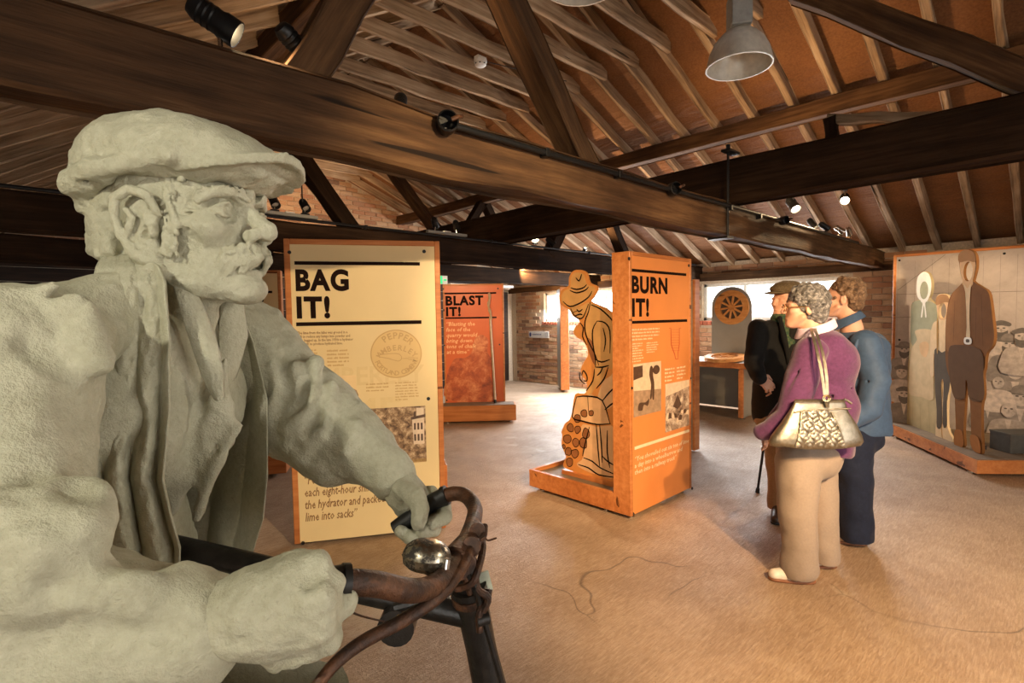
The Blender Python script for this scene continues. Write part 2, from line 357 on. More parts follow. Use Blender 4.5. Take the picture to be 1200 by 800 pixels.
# gable end: brick above, tarred boards below
wg = MB(); prof = [(XB, 0), (XW, 0), (XW, EAVE + .1), (XRIDGE, zr(XRIDGE) + .12), (XB, zl(XB) + .12)]
wg.prism([(x, z) for x, z in prof], 0, .24, Matrix.Translation((0, YG + .24, 0)) @ Matrix.Rotation(PI / 2, 4, 'X'))
wall_g = struct(wg.build('wall_back', M['mortar'])); tag(wall_g, 'brick gable end above dark boarding')
ing = lambda u, w, hu, hw: w + hw < min(zr(u), zl(u)) + .1
bricks(wall_g, 1, -.2, 7.2, 2.30, 4.2, YG, -1, ing, lambda u, w: abs(u - 4.2) + max(0, w - 3.9) * 4 + (3 if w > 4.1 else 0))
M['board'] = wood('tarred_boards', (.012, .008, .006), (.03, .018, .012), (.06, .034, .02), 9, .06, .7, .4)
z = .02; k = 0
while z < 2.25:
    w_ = beam('plank', (XB, YG - .02, z + .088), (7.86, YG - .02, z + .088), .03, .168, M['board'], wall_g, up=(0, 0, 1), rough=.002, seg=3, c=.003); z += .176
wl = MB()                                # side wall by the sculpture, with one window towards the rear
for a, b, c, d in ((YB, -2.2, 0, 2.0), (-.6, YG, 0, 2.0), (-2.2, -.6, 0, .85), (-2.2, -.6, 1.8, 2.0)): wl.box(XB - .24, XB, a, b, c, d)
tag(struct(wl.build('wall_left', M['mortar'])), 'low side wall behind the sculpture')
wb = MB()                                # wall behind the camera with a wide doorway
for a, b, c, d in ((XB - .24, .8, 0, 4.4), (3.6, XW + .24, 0, 4.4), (.8, 3.6, 2.3, 4.4)): wb.box(a, b, YB - .24, YB, c, d)
tag(struct(wb.build('wall_front', M['mortar'])), 'wall with wide doorway behind the viewer')
# dark ledged door at the far corner
dr = bpy.data.objects.new('door_1', None); COL.objects.link(dr); struct(dr); tag(dr, 'dark open door in the far corner')
for i in range(5): box('plank', 7.28 + i * .145, 7.28 + i * .145 + .142, YG - .085, YG - .05, .03, 1.98, M['board'], dr, .004)
for zz in (.3, 1.0, 1.7): box('ledge', 7.3, 7.98, YG - .11, YG - .085, zz, zz + .12, M['board'], dr, .004)
box('door_handle', 7.36, 7.38, YG - .14, YG - .085, 1.02, 1.14, M['black'], dr, .003)
# ================================================================== exhibition panels and cut-outs
class Face:                              # a vertical board: u to the right, v up, face towards -y of its frame
    def __init__(s, ox, oy, ang):
        s.M = Matrix.Translation((ox, oy, 0)) @ Matrix.Rotation(ang, 4, 'Z'); s.I = s.M.inverted(); s.ang = ang; s.o = (ox, oy, 0)
    def uv(s, px, py, off=0):
        c = s.I @ CAM; r = s.I.to_3x3() @ (ROT @ Vector((px - 600, -(py - 400), -FPX))); k = (off - c.y) / r.y; p = c + r * k; return (p.x, p.z)
def smooth_poly(P, n=4, closed=True):
    P = [Vector((a[0], a[1])) for a in P]; m = len(P); out = []
    for i in range(m if closed else m - 1):
        g = (lambda k: P[k % m]) if closed else (lambda k: P[max(0, min(m - 1, k))])
        a, b, c, d = g(i - 1), g(i), g(i + 1), g(i + 2)
        for k in range(n):
            t = k / n; out.append(tuple(.5 * ((2 * b) + (c - a) * t + (2 * a - 5 * b + 4 * c - d) * t * t + (3 * b - a - 3 * c + d) * t ** 3)))
    if not closed: out.append(tuple(P[-1]))
    return out
def ell(cx, cy, rx, ry, n=28, a0=0, a1=2 * PI):
    return [(cx + rx * math.cos(a0 + (a1 - a0) * k / n), cy + ry * math.sin(a0 + (a1 - a0) * k / n)) for k in range(n)]
SCR = bpy.data.scenes.new('scratch')       # outlines are turned into meshes here, away from the scene
def curve_mesh(cu, name):
    o = bpy.data.objects.new('tmp', cu); SCR.collection.objects.link(o); SCR.view_layers[0].update(); dg = SCR.view_layers[0].depsgraph
    me = bpy.data.meshes.new_from_object(o.evaluated_get(dg)); bpy.data.objects.remove(o); me.name = name; me.materials.clear(); return me
def board(name, polys, thick, y, mat, parent):   # flat shape with holes, thick along +y from the plane y
    cu = bpy.data.curves.new(name, 'CURVE'); cu.dimensions = '2D'; cu.fill_mode = 'BOTH' if thick > 0 else 'BOTH'; cu.extrude = thick / 2
    for P in polys:
        sp = cu.splines.new('POLY'); sp.points.add(len(P) - 1); sp.use_cyclic_u = True
        for i, (a, b) in enumerate(P): sp.points[i].co = (a, b, 0, 1)
    me = curve_mesh(cu, name); me.transform(Matrix.Translation((0, y + thick / 2, 0)) @ Matrix.Rotation(PI / 2, 4, 'X')); me.materials.append(mat)
    return link(name, me, None, parent)
def ink(name, lines, w, y, mat, parent, closed=False, sm=3):   # drawn lines as thin printed ribbons
    v = []; f = []
    for P in lines:
        P = smooth_poly(P, sm, closed) if len(P) > 2 and sm > 1 else list(P)
        if closed: P = P + [P[0]]
        n0 = len(v); m = len(P)
        for i, p in enumerate(P):
            a = Vector(P[max(0, i - 1)]); b = Vector(P[min(m - 1, i + 1)]); t = (b - a); t = t.normalized() if t.length > 0 else Vector((1, 0)); nn = Vector((-t.y, t.x)) * w / 2 * (1 if closed else (.35 + .65 * math.sin(PI * min(1, max(0, i / max(1, m - 1) * .9 + .05)))))
            v += [(p[0] + nn.x, y, p[1] + nn.y), (p[0] - nn.x, y, p[1] - nn.y)]
        f += [(n0 + 2 * i, n0 + 2 * i + 1, n0 + 2 * i + 3, n0 + 2 * i + 2) for i in range(m - 1)]
    return link(name, mesh(name, v, f, mat), None, parent)
def text(s, box4, mat, parent, name='lettering', y=-.0012, bold=0., shear=0, line=1.0, align='LEFT', fit='both', space=1.0):
    u0, u1, v0, v1 = box4
    cu = bpy.data.curves.new(name, 'FONT'); cu.body = s; cu.size = 1; cu.offset = bold; cu.shear = shear; cu.space_line = line; cu.align_x = align; cu.extrude = 0; cu.resolution_u = 6 if len(s) < 8 else (2 if len(s) < 60 else 1); cu.space_character = space
    me = curve_mesh(cu, name); n = len(me.vertices); co = np.empty(n * 3); me.vertices.foreach_get('co', co); co = co.reshape(-1, 3)
    a = co.min(0); b = co.max(0); sx = (u1 - u0) / (b[0] - a[0]); sz = (v1 - v0) / (b[1] - a[1])
    if fit == 'width': sz = sx
    if fit == 'height': sx = sz
    out = np.zeros_like(co); out[:, 0] = u0 + (co[:, 0] - a[0]) * sx; out[:, 2] = v1 + (co[:, 1] - b[1]) * sz; out[:, 1] = y
    me.vertices.foreach_set('co', out.ravel()); me.update(); me.materials.append(mat)
    return link(name, me, None, parent)
def small_print(lines, b4, mat, parent, y, bold=.62, seed=0):   # type too small to read in the photograph: rows of word-like strokes
    u0, u1, v0, v1 = b4; g = np.random.default_rng(seed); m = MB(); p = (v1 - v0) / lines
    for i in range(lines):
        u = u0; end = u0 + (u1 - u0) * (g.uniform(.55, .8) if i == lines - 1 else g.uniform(.9, 1)); z1 = v1 - i * p; z0 = z1 - p * bold
        while u < end:
            n = int(g.integers(2, 9)); cw = p * .36
            for k in range(n):
                if u + cw > end: break
                t_ = g.choice((0, 0, .18, -.12)); m.add([(u, y, z0 + p * .04), (u + cw * .78, y, z0 + p * .04), (u + cw * .78, y, z1 - p * (.16 - t_ * .5)), (u, y, z1 - p * (.16 - t_ * .5))], [(0, 1, 2, 3)]); u += cw
            u += cw * .9
    return m.build('body_text', mat, parent)
M['ink'] = plain('dark_brown_print', (.016, .008, .006), .9, 0, .05, 30, 0, None, .05)
M['ink_brown'] = plain('brown_print', (.26, .13, .05), .5, 0, .05)
M['ink_tan'] = plain('tan_print', (.55, .34, .13), .5, 0, .05)
M['ink_cream'] = plain('cream_print', (.86, .72, .50), .5, 0, .05)
M['ink_peach'] = plain('peach_print', (.86, .50, .25), .5, 0, .05)
M['ink_red'] = plain('red_print', (.55, .07, .02), .5, 0, .05)
M['cream'] = plain('cream_laminate', (.76, .58, .30), .42, 0, .04, 2.5)
M['orange'] = plain('orange_laminate', (.74, .27, .075), .42, 0, .10, 1.6)
M['redorange'] = plain('red_orange_laminate', (.62, .12, .028), .42, 0, .10, 1.6)
M['deck'] = plain('grey_brown_deck', (.21, .15, .095), .7, 0, .15, 12)
M['greyboard'] = plain('grey_laminate', (.30, .285, .25), .55, 0, .06, 6)
def mat_photo(name, scale, seed, lo, mid, hi, contrast=.12, detail=7):
    m, t, b = nt(name); v = tex(t, (1, 1, 1), 'Object', (seed, seed * .7, 0)); n = noise(t, v, scale, detail, .72, .3)
    t.links.new(ramp(t, n, [(.5 - contrast, lo), (.5, mid), (.5 + contrast, hi)]), b.inputs['Base Color']); b.inputs['Roughness'].default_value = .4; return m
M['photo_scrub'] = mat_photo('sepia_scrub_photo', 26, .4, (.07, .035, .018), (.28, .17, .09), (.66, .48, .30), .14)
M['photo_quarry'] = mat_photo('sepia_quarry_photo', 14, 1.4, (.10, .06, .04), (.42, .30, .22), (.80, .68, .54), .16)
M['sepia_pale'] = plain('sepia_pale', (.74, .58, .42), .4, 0, .12, 20); M['sepia_mid'] = plain('sepia_mid', (.40, .27, .18), .4, 0, .25, 25); M['sepia_dark'] = plain('sepia_dark', (.10, .055, .035), .4, 0, .3, 25)
def R4(F, a, b, off=0):                  # box (u0,u1,v0,v1) from two opposite measured corners
    p, q = F.uv(*a, off), F.uv(*b, off); return (min(p[0], q[0]), max(p[0], q[0]), min(p[1], q[1]), max(p[1], q[1]))
def rect(b): return [(b[0], b[2]), (b[1], b[2]), (b[1], b[3]), (b[0], b[3])]
def panel(name, label, F, w, h, th, sheet, z0=.03, fw=.03, top=None, inset=.004):
    T = thing(name, label, 'exhibition stand', F.o, F.ang)
    box('core', .012, w - .012, .012, th - .012, z0 + .012, h - .012, M['greyboard'], T, .002)
    box('side_board', 0, fw, 0, th, z0, h, M['varnish'], T, .004).rotation_euler = (0, 0, 0)
    box('side_board', w - fw, w, 0, th, z0, h, M['varnish'], T, .004)
    box('top_board', fw, w - fw, 0, th, h - fw, h, M['varnish'], T, .004)
    box('back_sheet', fw, w - fw, th - .012, th - .002, z0 + .01, h - fw, M['greyboard'], T, .001)
    box('printed_sheet', fw, w - fw, inset, .013, z0 + .004, h - fw, sheet, T, .001)
    for u in (.08, w - .08):
        for yy in (.05, th - .05): MB().lathe([(.0, 0), (.022, 0), (.022, .008), (.008, .012), (.008, z0)], 12, Matrix.Translation((u, yy, 0))).build('foot', M['chrome'], T)
    return T
def screws(F, T, pts, off=.004):
    for p in pts:
        u, v = F.uv(*p, off); MB().lathe([(0, -.002), (.010, -.002), (.012, .001), (.012, .004)], 12, Matrix.Translation((u, off - .003, v)) @ Matrix.Rotation(-PI / 2, 4, 'X')).build('screw', M['black'], T)
Y0 = .0028
# ---------------- BURN IT!
FB = Face(3.1, 2.075, 0)
T = panel('exhibition_stand', 'tall orange panel headed BURN IT! in a cherry wood frame', FB, .87, 1.885, .15, M['orange'])
screws(FB, T, [(737, 303), (807, 311), (740, 454.5), (809, 443), (742, 602), (811, 572)])
for a, b in (((739.7, 314.5), (804.5, 323.3)), ((740.5, 374.8), (805.5, 377.8))):
    p = FB.uv(a[0], a[1]); q = FB.uv(b[0], b[1]); c = (p[1] + q[1]) / 2
    board('headline_bar', [rect((p[0], q[0], c - .010, c + .010))], .001, Y0 - .001, M['ink'], T)
text('BURN', R4(FB, (740.5, 322.5), (782.5, 344.8)), M['ink'], T, 'headline', Y0, .045, 0, 1, 'LEFT', 'both', 1.12)
text('IT!', R4(FB, (741, 349), (761, 371)), M['ink'], T, 'headline', Y0, .045, 0, 1, 'LEFT', 'both', 1.12)
small_print(4, R4(FB, (741, 385), (774, 398)), M['ink_cream'], T, Y0, .62, 104)
small_print(3, R4(FB, (741.5, 402), (754, 409)), M['ink_cream'], T, Y0, .62, 105)
small_print(5, R4(FB, (741.5, 410), (755, 424)), M['ink_cream'], T, Y0, .62, 106)
small_print(5, R4(FB, (758, 401), (772, 413)), M['ink_cream'], T, Y0, .62, 107)
small_print(4, R4(FB, (779.5, 431.5), (791.5, 447)), M['ink_cream'], T, Y0, .62, 108)
small_print(4, R4(FB, (793.5, 429.5), (804.5, 444)), M['ink_cream'], T, Y0, .62, 109)
K = lambda L: [FB.uv(*p) for p in L]
ink('kiln_drawing', [K([(784.5, 384.5), (786.5, 384.5), (787, 404), (791, 415), (792, 420.5), (795, 420.5)]), K([(798.5, 384.3), (796.5, 384.3), (796.5, 403), (794.8, 414), (795, 420.5)])], .009, Y0 - .0005, M['ink_red'], T, False, 1)
ink('kiln_drawing', [K([(787.2, 386 + k * 3.1), (796.3, 386 + k * 3.05)]) for k in range(9)], .004, Y0 - .0005, M['ink_red'], T, False, 1)
u0, u1, v0, v1 = R4(FB, (742.5, 427), (775, 481)); ph = board('photograph', [rect((u0, u1, v0, v1))], .001, Y0 - .001, M['sepia_pale'], T)
P_ = lambda a, b: (u0 + (u1 - u0) * a, v0 + (v1 - v0) * b)
for nm, poly, mt in (('printed_wall', [P_(0, .70), P_(.32, .74), P_(.32, .96), P_(0, .95)], 'sepia_dark'), ('printed_ground', [P_(0, .0), P_(1, .0), P_(1, .44), P_(0, .5)], 'sepia_mid'), ('printed_man', smooth_poly([P_(.58, .3), P_(.62, .55), P_(.56, .75), P_(.58, .88), P_(.63, .93), P_(.69, .88), P_(.70, .72), P_(.74, .55), P_(.73, .28), P_(.67, .28), P_(.66, .5), P_(.64, .3)]), 'sepia_dark'), ('printed_basket', ell(*P_(.82, .84), (u1 - u0) * .13, (v1 - v0) * .09), 'sepia_dark'), ('printed_barrow', smooth_poly([P_(.15, .12), P_(.2, .25), P_(.42, .24), P_(.55, .3), P_(.5, .16), P_(.36, .2), P_(.3, .1)]), 'sepia_dark')):
    board(nm, [poly], .0006, Y0 - .0016 - .0002 * random.random(), M[mt], ph)
u0, u1, v0, v1 = R4(FB, (780, 450), (808, 498)); ph = board('photograph', [rect((u0, u1, v0, v1))], .001, Y0 - .001, M['photo_quarry'], T)
board('printed_sky', [[P_(0, .74), P_(.4, .78), P_(1, .86), P_(1, 1), P_(0, 1)]], .0006, Y0 - .0016, M['sepia_pale'], ph)
board('printed_rock', [[P_(.3, .5), P_(.5, .74), P_(.66, .5), P_(.5, .42)]], .0006, Y0 - .0016, M['sepia_dark'], ph)
for k in range(9): board('printed_rock', [smooth_poly([(a + rng.normal(0, .008), b + rng.normal(0, .008)) for a, b in ell(*P_(.1 + .1 * k, .12 + .26 * rng.random()), (u1 - u0) * .07, (v1 - v0) * .05, 7)])], .0006, Y0 - .0017 - .0001 * k, M['sepia_dark' if k % 2 else 'sepia_pale'], ph)
p, q = FB.uv(744, 524), FB.uv(808, 505.5); c = (p[1] + q[1]) / 2; board('quote_bar', [rect((p[0], q[0], c - .011, c + .011))], .001, Y0 - .001, M['ink_cream'], T)
a = FB.uv(744, 533); b = FB.uv(807.5, 515); e = FB.uv(745, 558)
text('“You shovelled out six ton of lime\na day into a wheelbarrow and\nthen into a railway truck”', (a[0], b[0], e[1], (a[1] + b[1]) / 2), M['ink_cream'], T, 'quotation', Y0, .014, .2)
# plinth with the cut-out lime drawer
box('plinth_side', 0, .03, .15, 1.0, .03, .17, M['varnish'], T, .003); box('plinth_side', .55, .58, .15, 1.0, .03, .17, M['varnish'], T, .003)
box('plinth_end', .03, .55, .97, 1.0, .03, .17, M['varnish'], T, .003); box('plinth_deck', .03, .55, .15, .97, .03, .135, M['deck'], T, .001)
for yy in (.25, .9): MB().lathe([(0, 0), (.02, 0), (.02, .01), (.007, .012), (.007, .03)], 12, Matrix.Translation((.05, yy, 0))).build('foot', M['chrome'], T)
FM = Face(3.30, 3.2, -PI / 2)
T = thing('miner_cutout', 'flat wooden cutout of a bending man in a brimmed hat shovelling stones', 'cutout figure', (3.30, 3.2, 0), -PI / 2)
U = lambda L: [FM.uv(*p) for p in L]
out = U([(678, 316), (687, 319), (691, 331), (700, 336), (696, 347), (692, 353), (703, 358), (714, 364), (724, 378), (724, 420), (726, 470), (724, 560), (700, 561), (672, 552), (660, 546), (663, 535), (658, 521), (659, 510), (658, 506), (662, 496), (667, 492), (670, 484), (674, 462), (685, 461), (688, 455), (687, 447), (682, 440), (681, 431), (686, 421), (689, 416), (688, 408), (683, 399), (677, 396), (672, 390), (674, 383), (679, 378), (677, 374), (671, 370), (667, 363), (659, 358), (655, 350), (658, 340), (666, 335), (667, 325), (671, 318)])
M['edge_wood'] = plain('orange_edged_board', (.66, .27, .07), .5, 0, .08, 20); M['sketch'] = plain('tan_sketch_print', (.64, .36, .13), .45, 0, .16, 7); M['sketch_dark'] = plain('brown_sketch_shade', (.30, .115, .04), .45, 0, .2, 12); M['sketch_pale'] = plain('pale_sketch_print', (.74, .46, .25), .45, 0, .12, 9)
board('figure_board', [smooth_poly(out, 3)], .018, 0, M['edge_wood'], T)
def inset(P, c, k): cx = sum(p[0] for p in P) / len(P); cy = sum(p[1] for p in P) / len(P); return [(cx + (p[0] - cx) * k, cy + (p[1] - cy) * k) for p in P]
S = lambda nm, L, mt, y=-.0008, n=3: board(nm, [smooth_poly(U(L), n)], .0008, y, M[mt], T)
S('hat_print', [(678, 319), (684.5, 322), (688, 333), (697.5, 337), (693, 347), (681, 357), (671, 361), (660, 355), (658, 348), (661, 341), (668, 337), (669, 326), (672, 320)], 'sketch')
S('face_print', [(668, 362), (680, 359), (690, 354), (689, 362), (684, 372), (678, 374), (672, 369)], 'sketch')
S('shirt_print', [(692, 355), (703, 360), (714, 367), (723, 380), (723, 424), (716, 432), (706, 426), (697, 413), (689, 397), (686, 380), (688, 366)], 'sketch')
S('arm_print', [(700, 376), (708, 378), (714, 388), (715, 412), (714, 420), (711, 428), (706, 445), (697, 455), (693, 462), (687, 461), (692, 452), (696, 444), (697, 432), (697, 420), (695, 400), (696, 384)], 'sketch', -.0016)
S('waistcoat_print', [(688, 396), (694, 400), (698, 412), (701, 424), (697, 428), (690, 412)], 'sketch_dark', -.0012)
S('trouser_print', [(706, 448), (716, 440), (723, 432), (723, 468), (709, 480), (700, 470)], 'sketch_pale')
S('shovel_print', [(676, 465), (688, 464), (692, 461), (706, 470), (715, 496), (700, 497), (682, 492), (671, 488)], 'sketch_pale', -.0016, 1)
S('boot_print', [(681, 500), (690, 498), (700, 500), (722, 503), (722, 557), (700, 556), (682, 549), (676, 543), (684, 534)], 'sketch_pale')
for (x, y, r) in ((677, 490, 4.5), (685, 484, 4), (693, 484, 3), (669, 501, 4), (677, 503, 4), (665, 514, 4.5), (675, 518, 4), (687, 508, 5), (684, 519, 5), (666, 529, 4), (674, 531, 4.5), (668, 541, 4.5), (661, 523, 2)):
    L = [(x + r * 1.25 * math.cos(w) * rng.uniform(.75, 1.1) * .8, y + r * 1.3 * math.sin(w) * rng.uniform(.75, 1.1)) for w in np.linspace(0, 2 * PI, 8)[:-1]]
    S('stone_print', L, 'sketch_dark', -.0022); ink('stone_outline', [U(L)], .006, -.0032, M['ink'], T, True)
IL = [[(669, 337), (676, 339), (684, 337), (688, 333)], [(668, 340), (676, 343), (686, 340), (690, 336)], [(660, 353), (668, 359), (680, 355), (690, 348), (694, 341)], [(675, 325), (679, 329), (682, 321)], [(669, 361), (673, 369), (678, 373), (684, 371), (690, 356)], [(672, 366), (677, 364)], [(674, 370), (680, 368), (683, 369)], [(676, 362), (679, 365), (683, 362)],
      [(692, 354), (690, 365), (686, 376), (686, 388), (690, 400), (698, 416), (702, 428)], [(700, 376), (695, 386), (695, 402), (698, 420), (698, 430)], [(700, 376), (709, 378), (715, 388), (715, 414)], [(697, 420), (705, 424), (715, 421)], [(698, 430), (706, 430), (714, 428)], [(697, 432), (695, 446), (687, 458)], [(713, 430), (708, 444), (699, 455)], [(680, 378), (684, 384), (683, 394), (688, 404)], [(693, 357), (704, 362), (716, 373), (722, 382)],
      [(676, 465), (671, 488), (682, 493), (700, 497), (716, 496)], [(676, 465), (688, 464), (706, 469), (715, 496)], [(689, 464), (690, 482)], [(699, 497), (701, 524), (703, 546)], [(703, 497), (705, 520), (706, 542)], [(684, 536), (694, 540), (704, 548), (722, 556)], [(678, 544), (690, 548), (702, 556), (722, 559)], [(706, 470), (714, 460), (723, 452)], [(709, 480), (716, 474), (723, 470)], [(700, 440), (704, 436), (707, 429)], [(706, 534), (712, 540), (722, 546)], [(682, 440), (684, 434), (688, 440), (688, 446), (684, 446)], [(691, 500), (686, 520), (683, 534)], [(712, 504), (712, 530), (715, 548)], [(707, 384), (710, 398), (708, 412)], [(680, 436), (680, 444), (686, 450)]]
ink('ink_lines', [U(L) for L in IL], .013, -.0036, M['ink'], T)
box('foot_rail', FM.uv(662, 552)[0] - .02, FM.uv(717, 562)[0] + .02, -.02, .04, .135, .17, M['varnish'], T, .002)
# ---------------- BAG IT!
FG = Face(1.255, 3.36, math.atan2(-.48, .83)); wG = .965
T = panel('exhibition_stand', 'tall cream panel headed BAG IT! behind the sculpture arm', FG, wG, 1.955, .11, M['cream'], .02, .035)
screws(FG, T, [(339, 295.5), (497, 294.5), (502, 467), (355, 636), (515, 614)])
for (a, b, hh) in (((345, 309), (492, 308), .011), ((347, 379), (494, 378), .012)):
    p = FG.uv(*a); q = FG.uv(*b); c = (p[1] + q[1]) / 2; board('headline_bar', [rect((p[0], q[0], c - hh, c + hh))], .001, Y0 - .001, M['ink'], T)
text('BAG', R4(FG, (345.7, 315), (409, 341)), M['ink'], T, 'headline', Y0, .045, 0, 1, 'LEFT', 'both', 1.14)
text('IT!', R4(FG, (347, 347), (387, 373)), M['ink'], T, 'headline', Y0, .045, 0, 1, 'LEFT', 'both', 1.14)
text('The lime from the kilns was ground in a\nmill to reduce any lumps into powder and\nthen bagged up. In the late 1930s a hydrator\nwas built to produce hydrated lime.', R4(FG, (348, 388.5), (414, 404)), M['ink_brown'], T, 'body_text', Y0, .02)
small_print(6, R4(FG, (349, 409.5), (373.5, 430)), M['ink_tan'], T, Y0, .62, 161)
small_print(5, R4(FG, (383, 409.5), (411.5, 430)), M['ink_tan'], T, Y0, .62, 162)
small_print(3, R4(FG, (429, 449), (457, 459)), M['ink_tan'], T, Y0, .62, 163)
small_print(7, R4(FG, (463, 447.5), (492, 469)), M['ink_tan'], T, Y0, .62, 164)
c = FG.uv(464.5, 414.5); r = FG.uv(494.5, 414.5)[0] - c[0]; r2 = c[1] - FG.uv(464.5, 443)[1]
lg = board('badge', [ell(c[0], c[1], r, r2, 48)], .0008, Y0 - .0008, plain('badge_tint', (.70, .48, .20), .45, 0, .05, 4), T)
ink('badge_ring', [ell(c[0], c[1], r * .97, r2 * .97, 48)], .006, Y0 - .0014, M['ink_tan'], lg, True, 1)
def arc_text(s, cx, cy, rx, ry, mid, step, size, flip, mat, parent):
    n = len(s)
    for i, ch in enumerate(s):
        if ch == ' ': continue
        a = mid + (i - (n - 1) / 2) * step * (1 if flip else -1)
        cu = bpy.data.curves.new('letter', 'FONT'); cu.body = ch; cu.size = size; cu.align_x = 'CENTER'; cu.align_y = 'CENTER'; cu.offset = size * .02
        me = curve_mesh(cu, 'letter'); rot = a - PI / 2 if not flip else a + PI / 2
        me.transform(Matrix.Translation((cx + rx * math.cos(a), Y0 - .0015, cy + ry * math.sin(a))) @ Matrix.Rotation(PI / 2, 4, 'X') @ Matrix.Rotation(rot, 4, 'Z')); me.materials.append(mat)
        link('letter', me, None, parent)
arc_text('PEPPER', c[0], c[1], r * .74, r2 * .74, PI / 2 - .10, .29, .058, False, M['ink_tan'], lg)
arc_text('AMBERLEY', c[0], c[1] - r2 * .62, r * .92, r2 * .86, PI / 2 - .04, .232, .050, False, M['ink_tan'], lg)
arc_text('PORTLAND CEMENT', c[0], c[1], r * .80, r2 * .80, -PI / 2, .165, .042, True, M['ink_tan'], lg)
ink('trowel_drawing', [[(c[0] - r * .78, c[1] - r2 * .05), (c[0] - r * .3, c[1] - r2 * .18), (c[0] + r * .05, c[1] - r2 * .30), (c[0] + r * .2, c[1] - r2 * .2), (c[0] + r * .12, c[1] - r2 * .02), (c[0] - r * .2, c[1] + r2 * .02)]], .005, Y0 - .0014, M['ink_tan'], lg, True, 2)
ink('trowel_drawing', [[(c[0] + r * .18, c[1] - r2 * .2), (c[0] + r * .4, c[1] - r2 * .2), (c[0] + r * .82, c[1] - r2 * .26)], [(c[0] + r * .45, c[1] - r2 * .14), (c[0] + r * .84, c[1] - r2 * .2), (c[0] + r * .84, c[1] - r2 * .32), (c[0] + r * .45, c[1] - r2 * .26)]], .005, Y0 - .0014, M['ink_tan'], lg, False, 1)
ph = board('photograph', [rect(R4(FG, (376, 441), (419, 500)))], .001, Y0 - .001, plain('pale_photo_print', (.80, .58, .30), .4, 0, .1, 6), T)
board('printed_heap', [smooth_poly(rect(R4(FG, (398, 458), (418.5, 480))), 4)], .0006, Y0 - .0016, M['photo_scrub'], ph)
u0, u1, v0, v1 = R4(FG, (430.5, 479), (500, 540)); ph = board('photograph', [rect((u0, u1, v0, v1))], .001, Y0 - .001, M['photo_scrub'], T)
for k, L in enumerate(([P_(.78, .32), P_(.97, .32), P_(.97, .97), P_(.84, .97), P_(.84, .8), P_(.76, .78)], )): board('printed_building', [L], .0006, Y0 - .0016, M['sepia_pale'], ph)
for k in range(7): a = .79 + .06 * (k % 3); b = .38 + .2 * (k // 3); board('printed_opening', [rect((*(P_(a, 0)[0], P_(a + .035, 0)[0]), P_(0, b)[1], P_(0, b + .12)[1]))], .0006, Y0 - .0022, M['sepia_dark'], ph)
board('printed_roof', [[P_(.74, .76), P_(.99, .8), P_(.99, .85), P_(.74, .81)]], .0006, Y0 - .0024, M['sepia_dark'], ph)
p, q = FG.uv(355.5, 550), FG.uv(500, 549); board('quote_bar', [rect((p[0], q[0], p[1] - .012, p[1] + .012))], .001, Y0 - .001, M['ink_tan'], T)
b = R4(FG, (356, 557), (452, 602))
text('“Four people worked\neach eight-hour shift at\nthe hydrator and packed\nlime into sacks”', b, M['ink_brown'], T, 'quotation', Y0, .014, .2, 1.0, 'LEFT', 'both')
for s, bx in (('AMBERLEY', ((352, 432), (498, 448))), ('LIME', ((360, 470), (470, 500)))):
    text(s, R4(FG, *bx), plain('faint_print', (.735, .55, .27), .42, 0, .03), T, 'faint_lettering', Y0 + .0003, .02)
box('plinth', wG - .50, wG + .03, .112, .62, .03, .42, M['varnish'], T, .004)
# ---------------- BLAST IT!
a0, a1 = Vector((4.22, 5.80)), Vector((4.93, 5.19)); an = math.atan2(a1.y - a0.y, a1.x - a0.x); nrm = Vector((-math.sin(an), math.cos(an)))
o = a0 + nrm * .30; FT = Face(o.x, o.y, an)
uL, vT = FT.uv(514, 333); uR, vB = FT.uv(590, 333)
T = panel('exhibition_stand', 'red-orange panel headed BLAST IT! with a cloud of smoke', FT, uR, vT, .08, M['redorange'], .02, .022)
screws(FT, T, [(519.5, 338.5), (583.5, 338), (521, 404.5), (585.5, 403.5), (523.5, 469)])
for (a, b) in (((521, 343.4), (581.5, 343.6)), ((522, 372.6), (582, 371.8))):
    p = FT.uv(*a); q = FT.uv(*b); c = (p[1] + q[1]) / 2; board('headline_bar', [rect((p[0], q[0], c - .011, c + .011))], .001, Y0 - .001, M['ink'], T)
text('BLAST', R4(FT, (522, 346.5), (566.5, 357.5)), M['ink'], T, 'headline', Y0, .045, 0, 1, 'LEFT', 'both', 1.14)
text('IT!', R4(FT, (522.5, 359.5), (540, 370.5)), M['ink'], T, 'headline', Y0, .045, 0, 1, 'LEFT', 'both', 1.14)
text('“Blasting the\nface of the\nquarry would\nbring down\ntons of chalk\nat a time”', R4(FT, (522.5, 377), (560, 414)), M['ink_peach'], T, 'quotation', Y0 - .0018, .014, .2)
M['smoke'] = mat_photo('red_smoke_print', 5, 2.2, (.16, .022, .012), (.48, .10, .03), (.80, .34, .15), .2, 5)
board('printed_smoke', [smooth_poly([FT.uv(*p) for p in [(524, 468), (524, 440), (529, 426), (534, 420), (545, 419), (553, 412), (556, 398), (564, 392), (572, 398), (571, 412), (578, 424), (574, 440), (580, 468)]], 4)], .0008, Y0 - .0008, M['smoke'], T)
box('plinth', -.03, .985, -.30, .0, .03, .24, M['varnish'], T, .005); box('plinth_top', -.01, .965, -.28, -.005, .24, .246, M['deck'], T, .001)
for u in (.05, .9): MB().lathe([(0, 0), (.02, 0), (.02, .02), (.008, .022), (.008, .03)], 12, Matrix.Translation((u, -.25, 0))).build('foot', M['chrome'], T)
R = thing('drill_rod', 'long thin rock drill rod leaning against the BLAST IT! panel', 'tool', FT.M @ Vector((*FT.uv(580, 466, -.12)[:1], -.12, 0)), an)
b0 = FT.uv(580.5, 477, -.13); b1 = FT.uv(572.5, 343, -.03); k0 = R.location
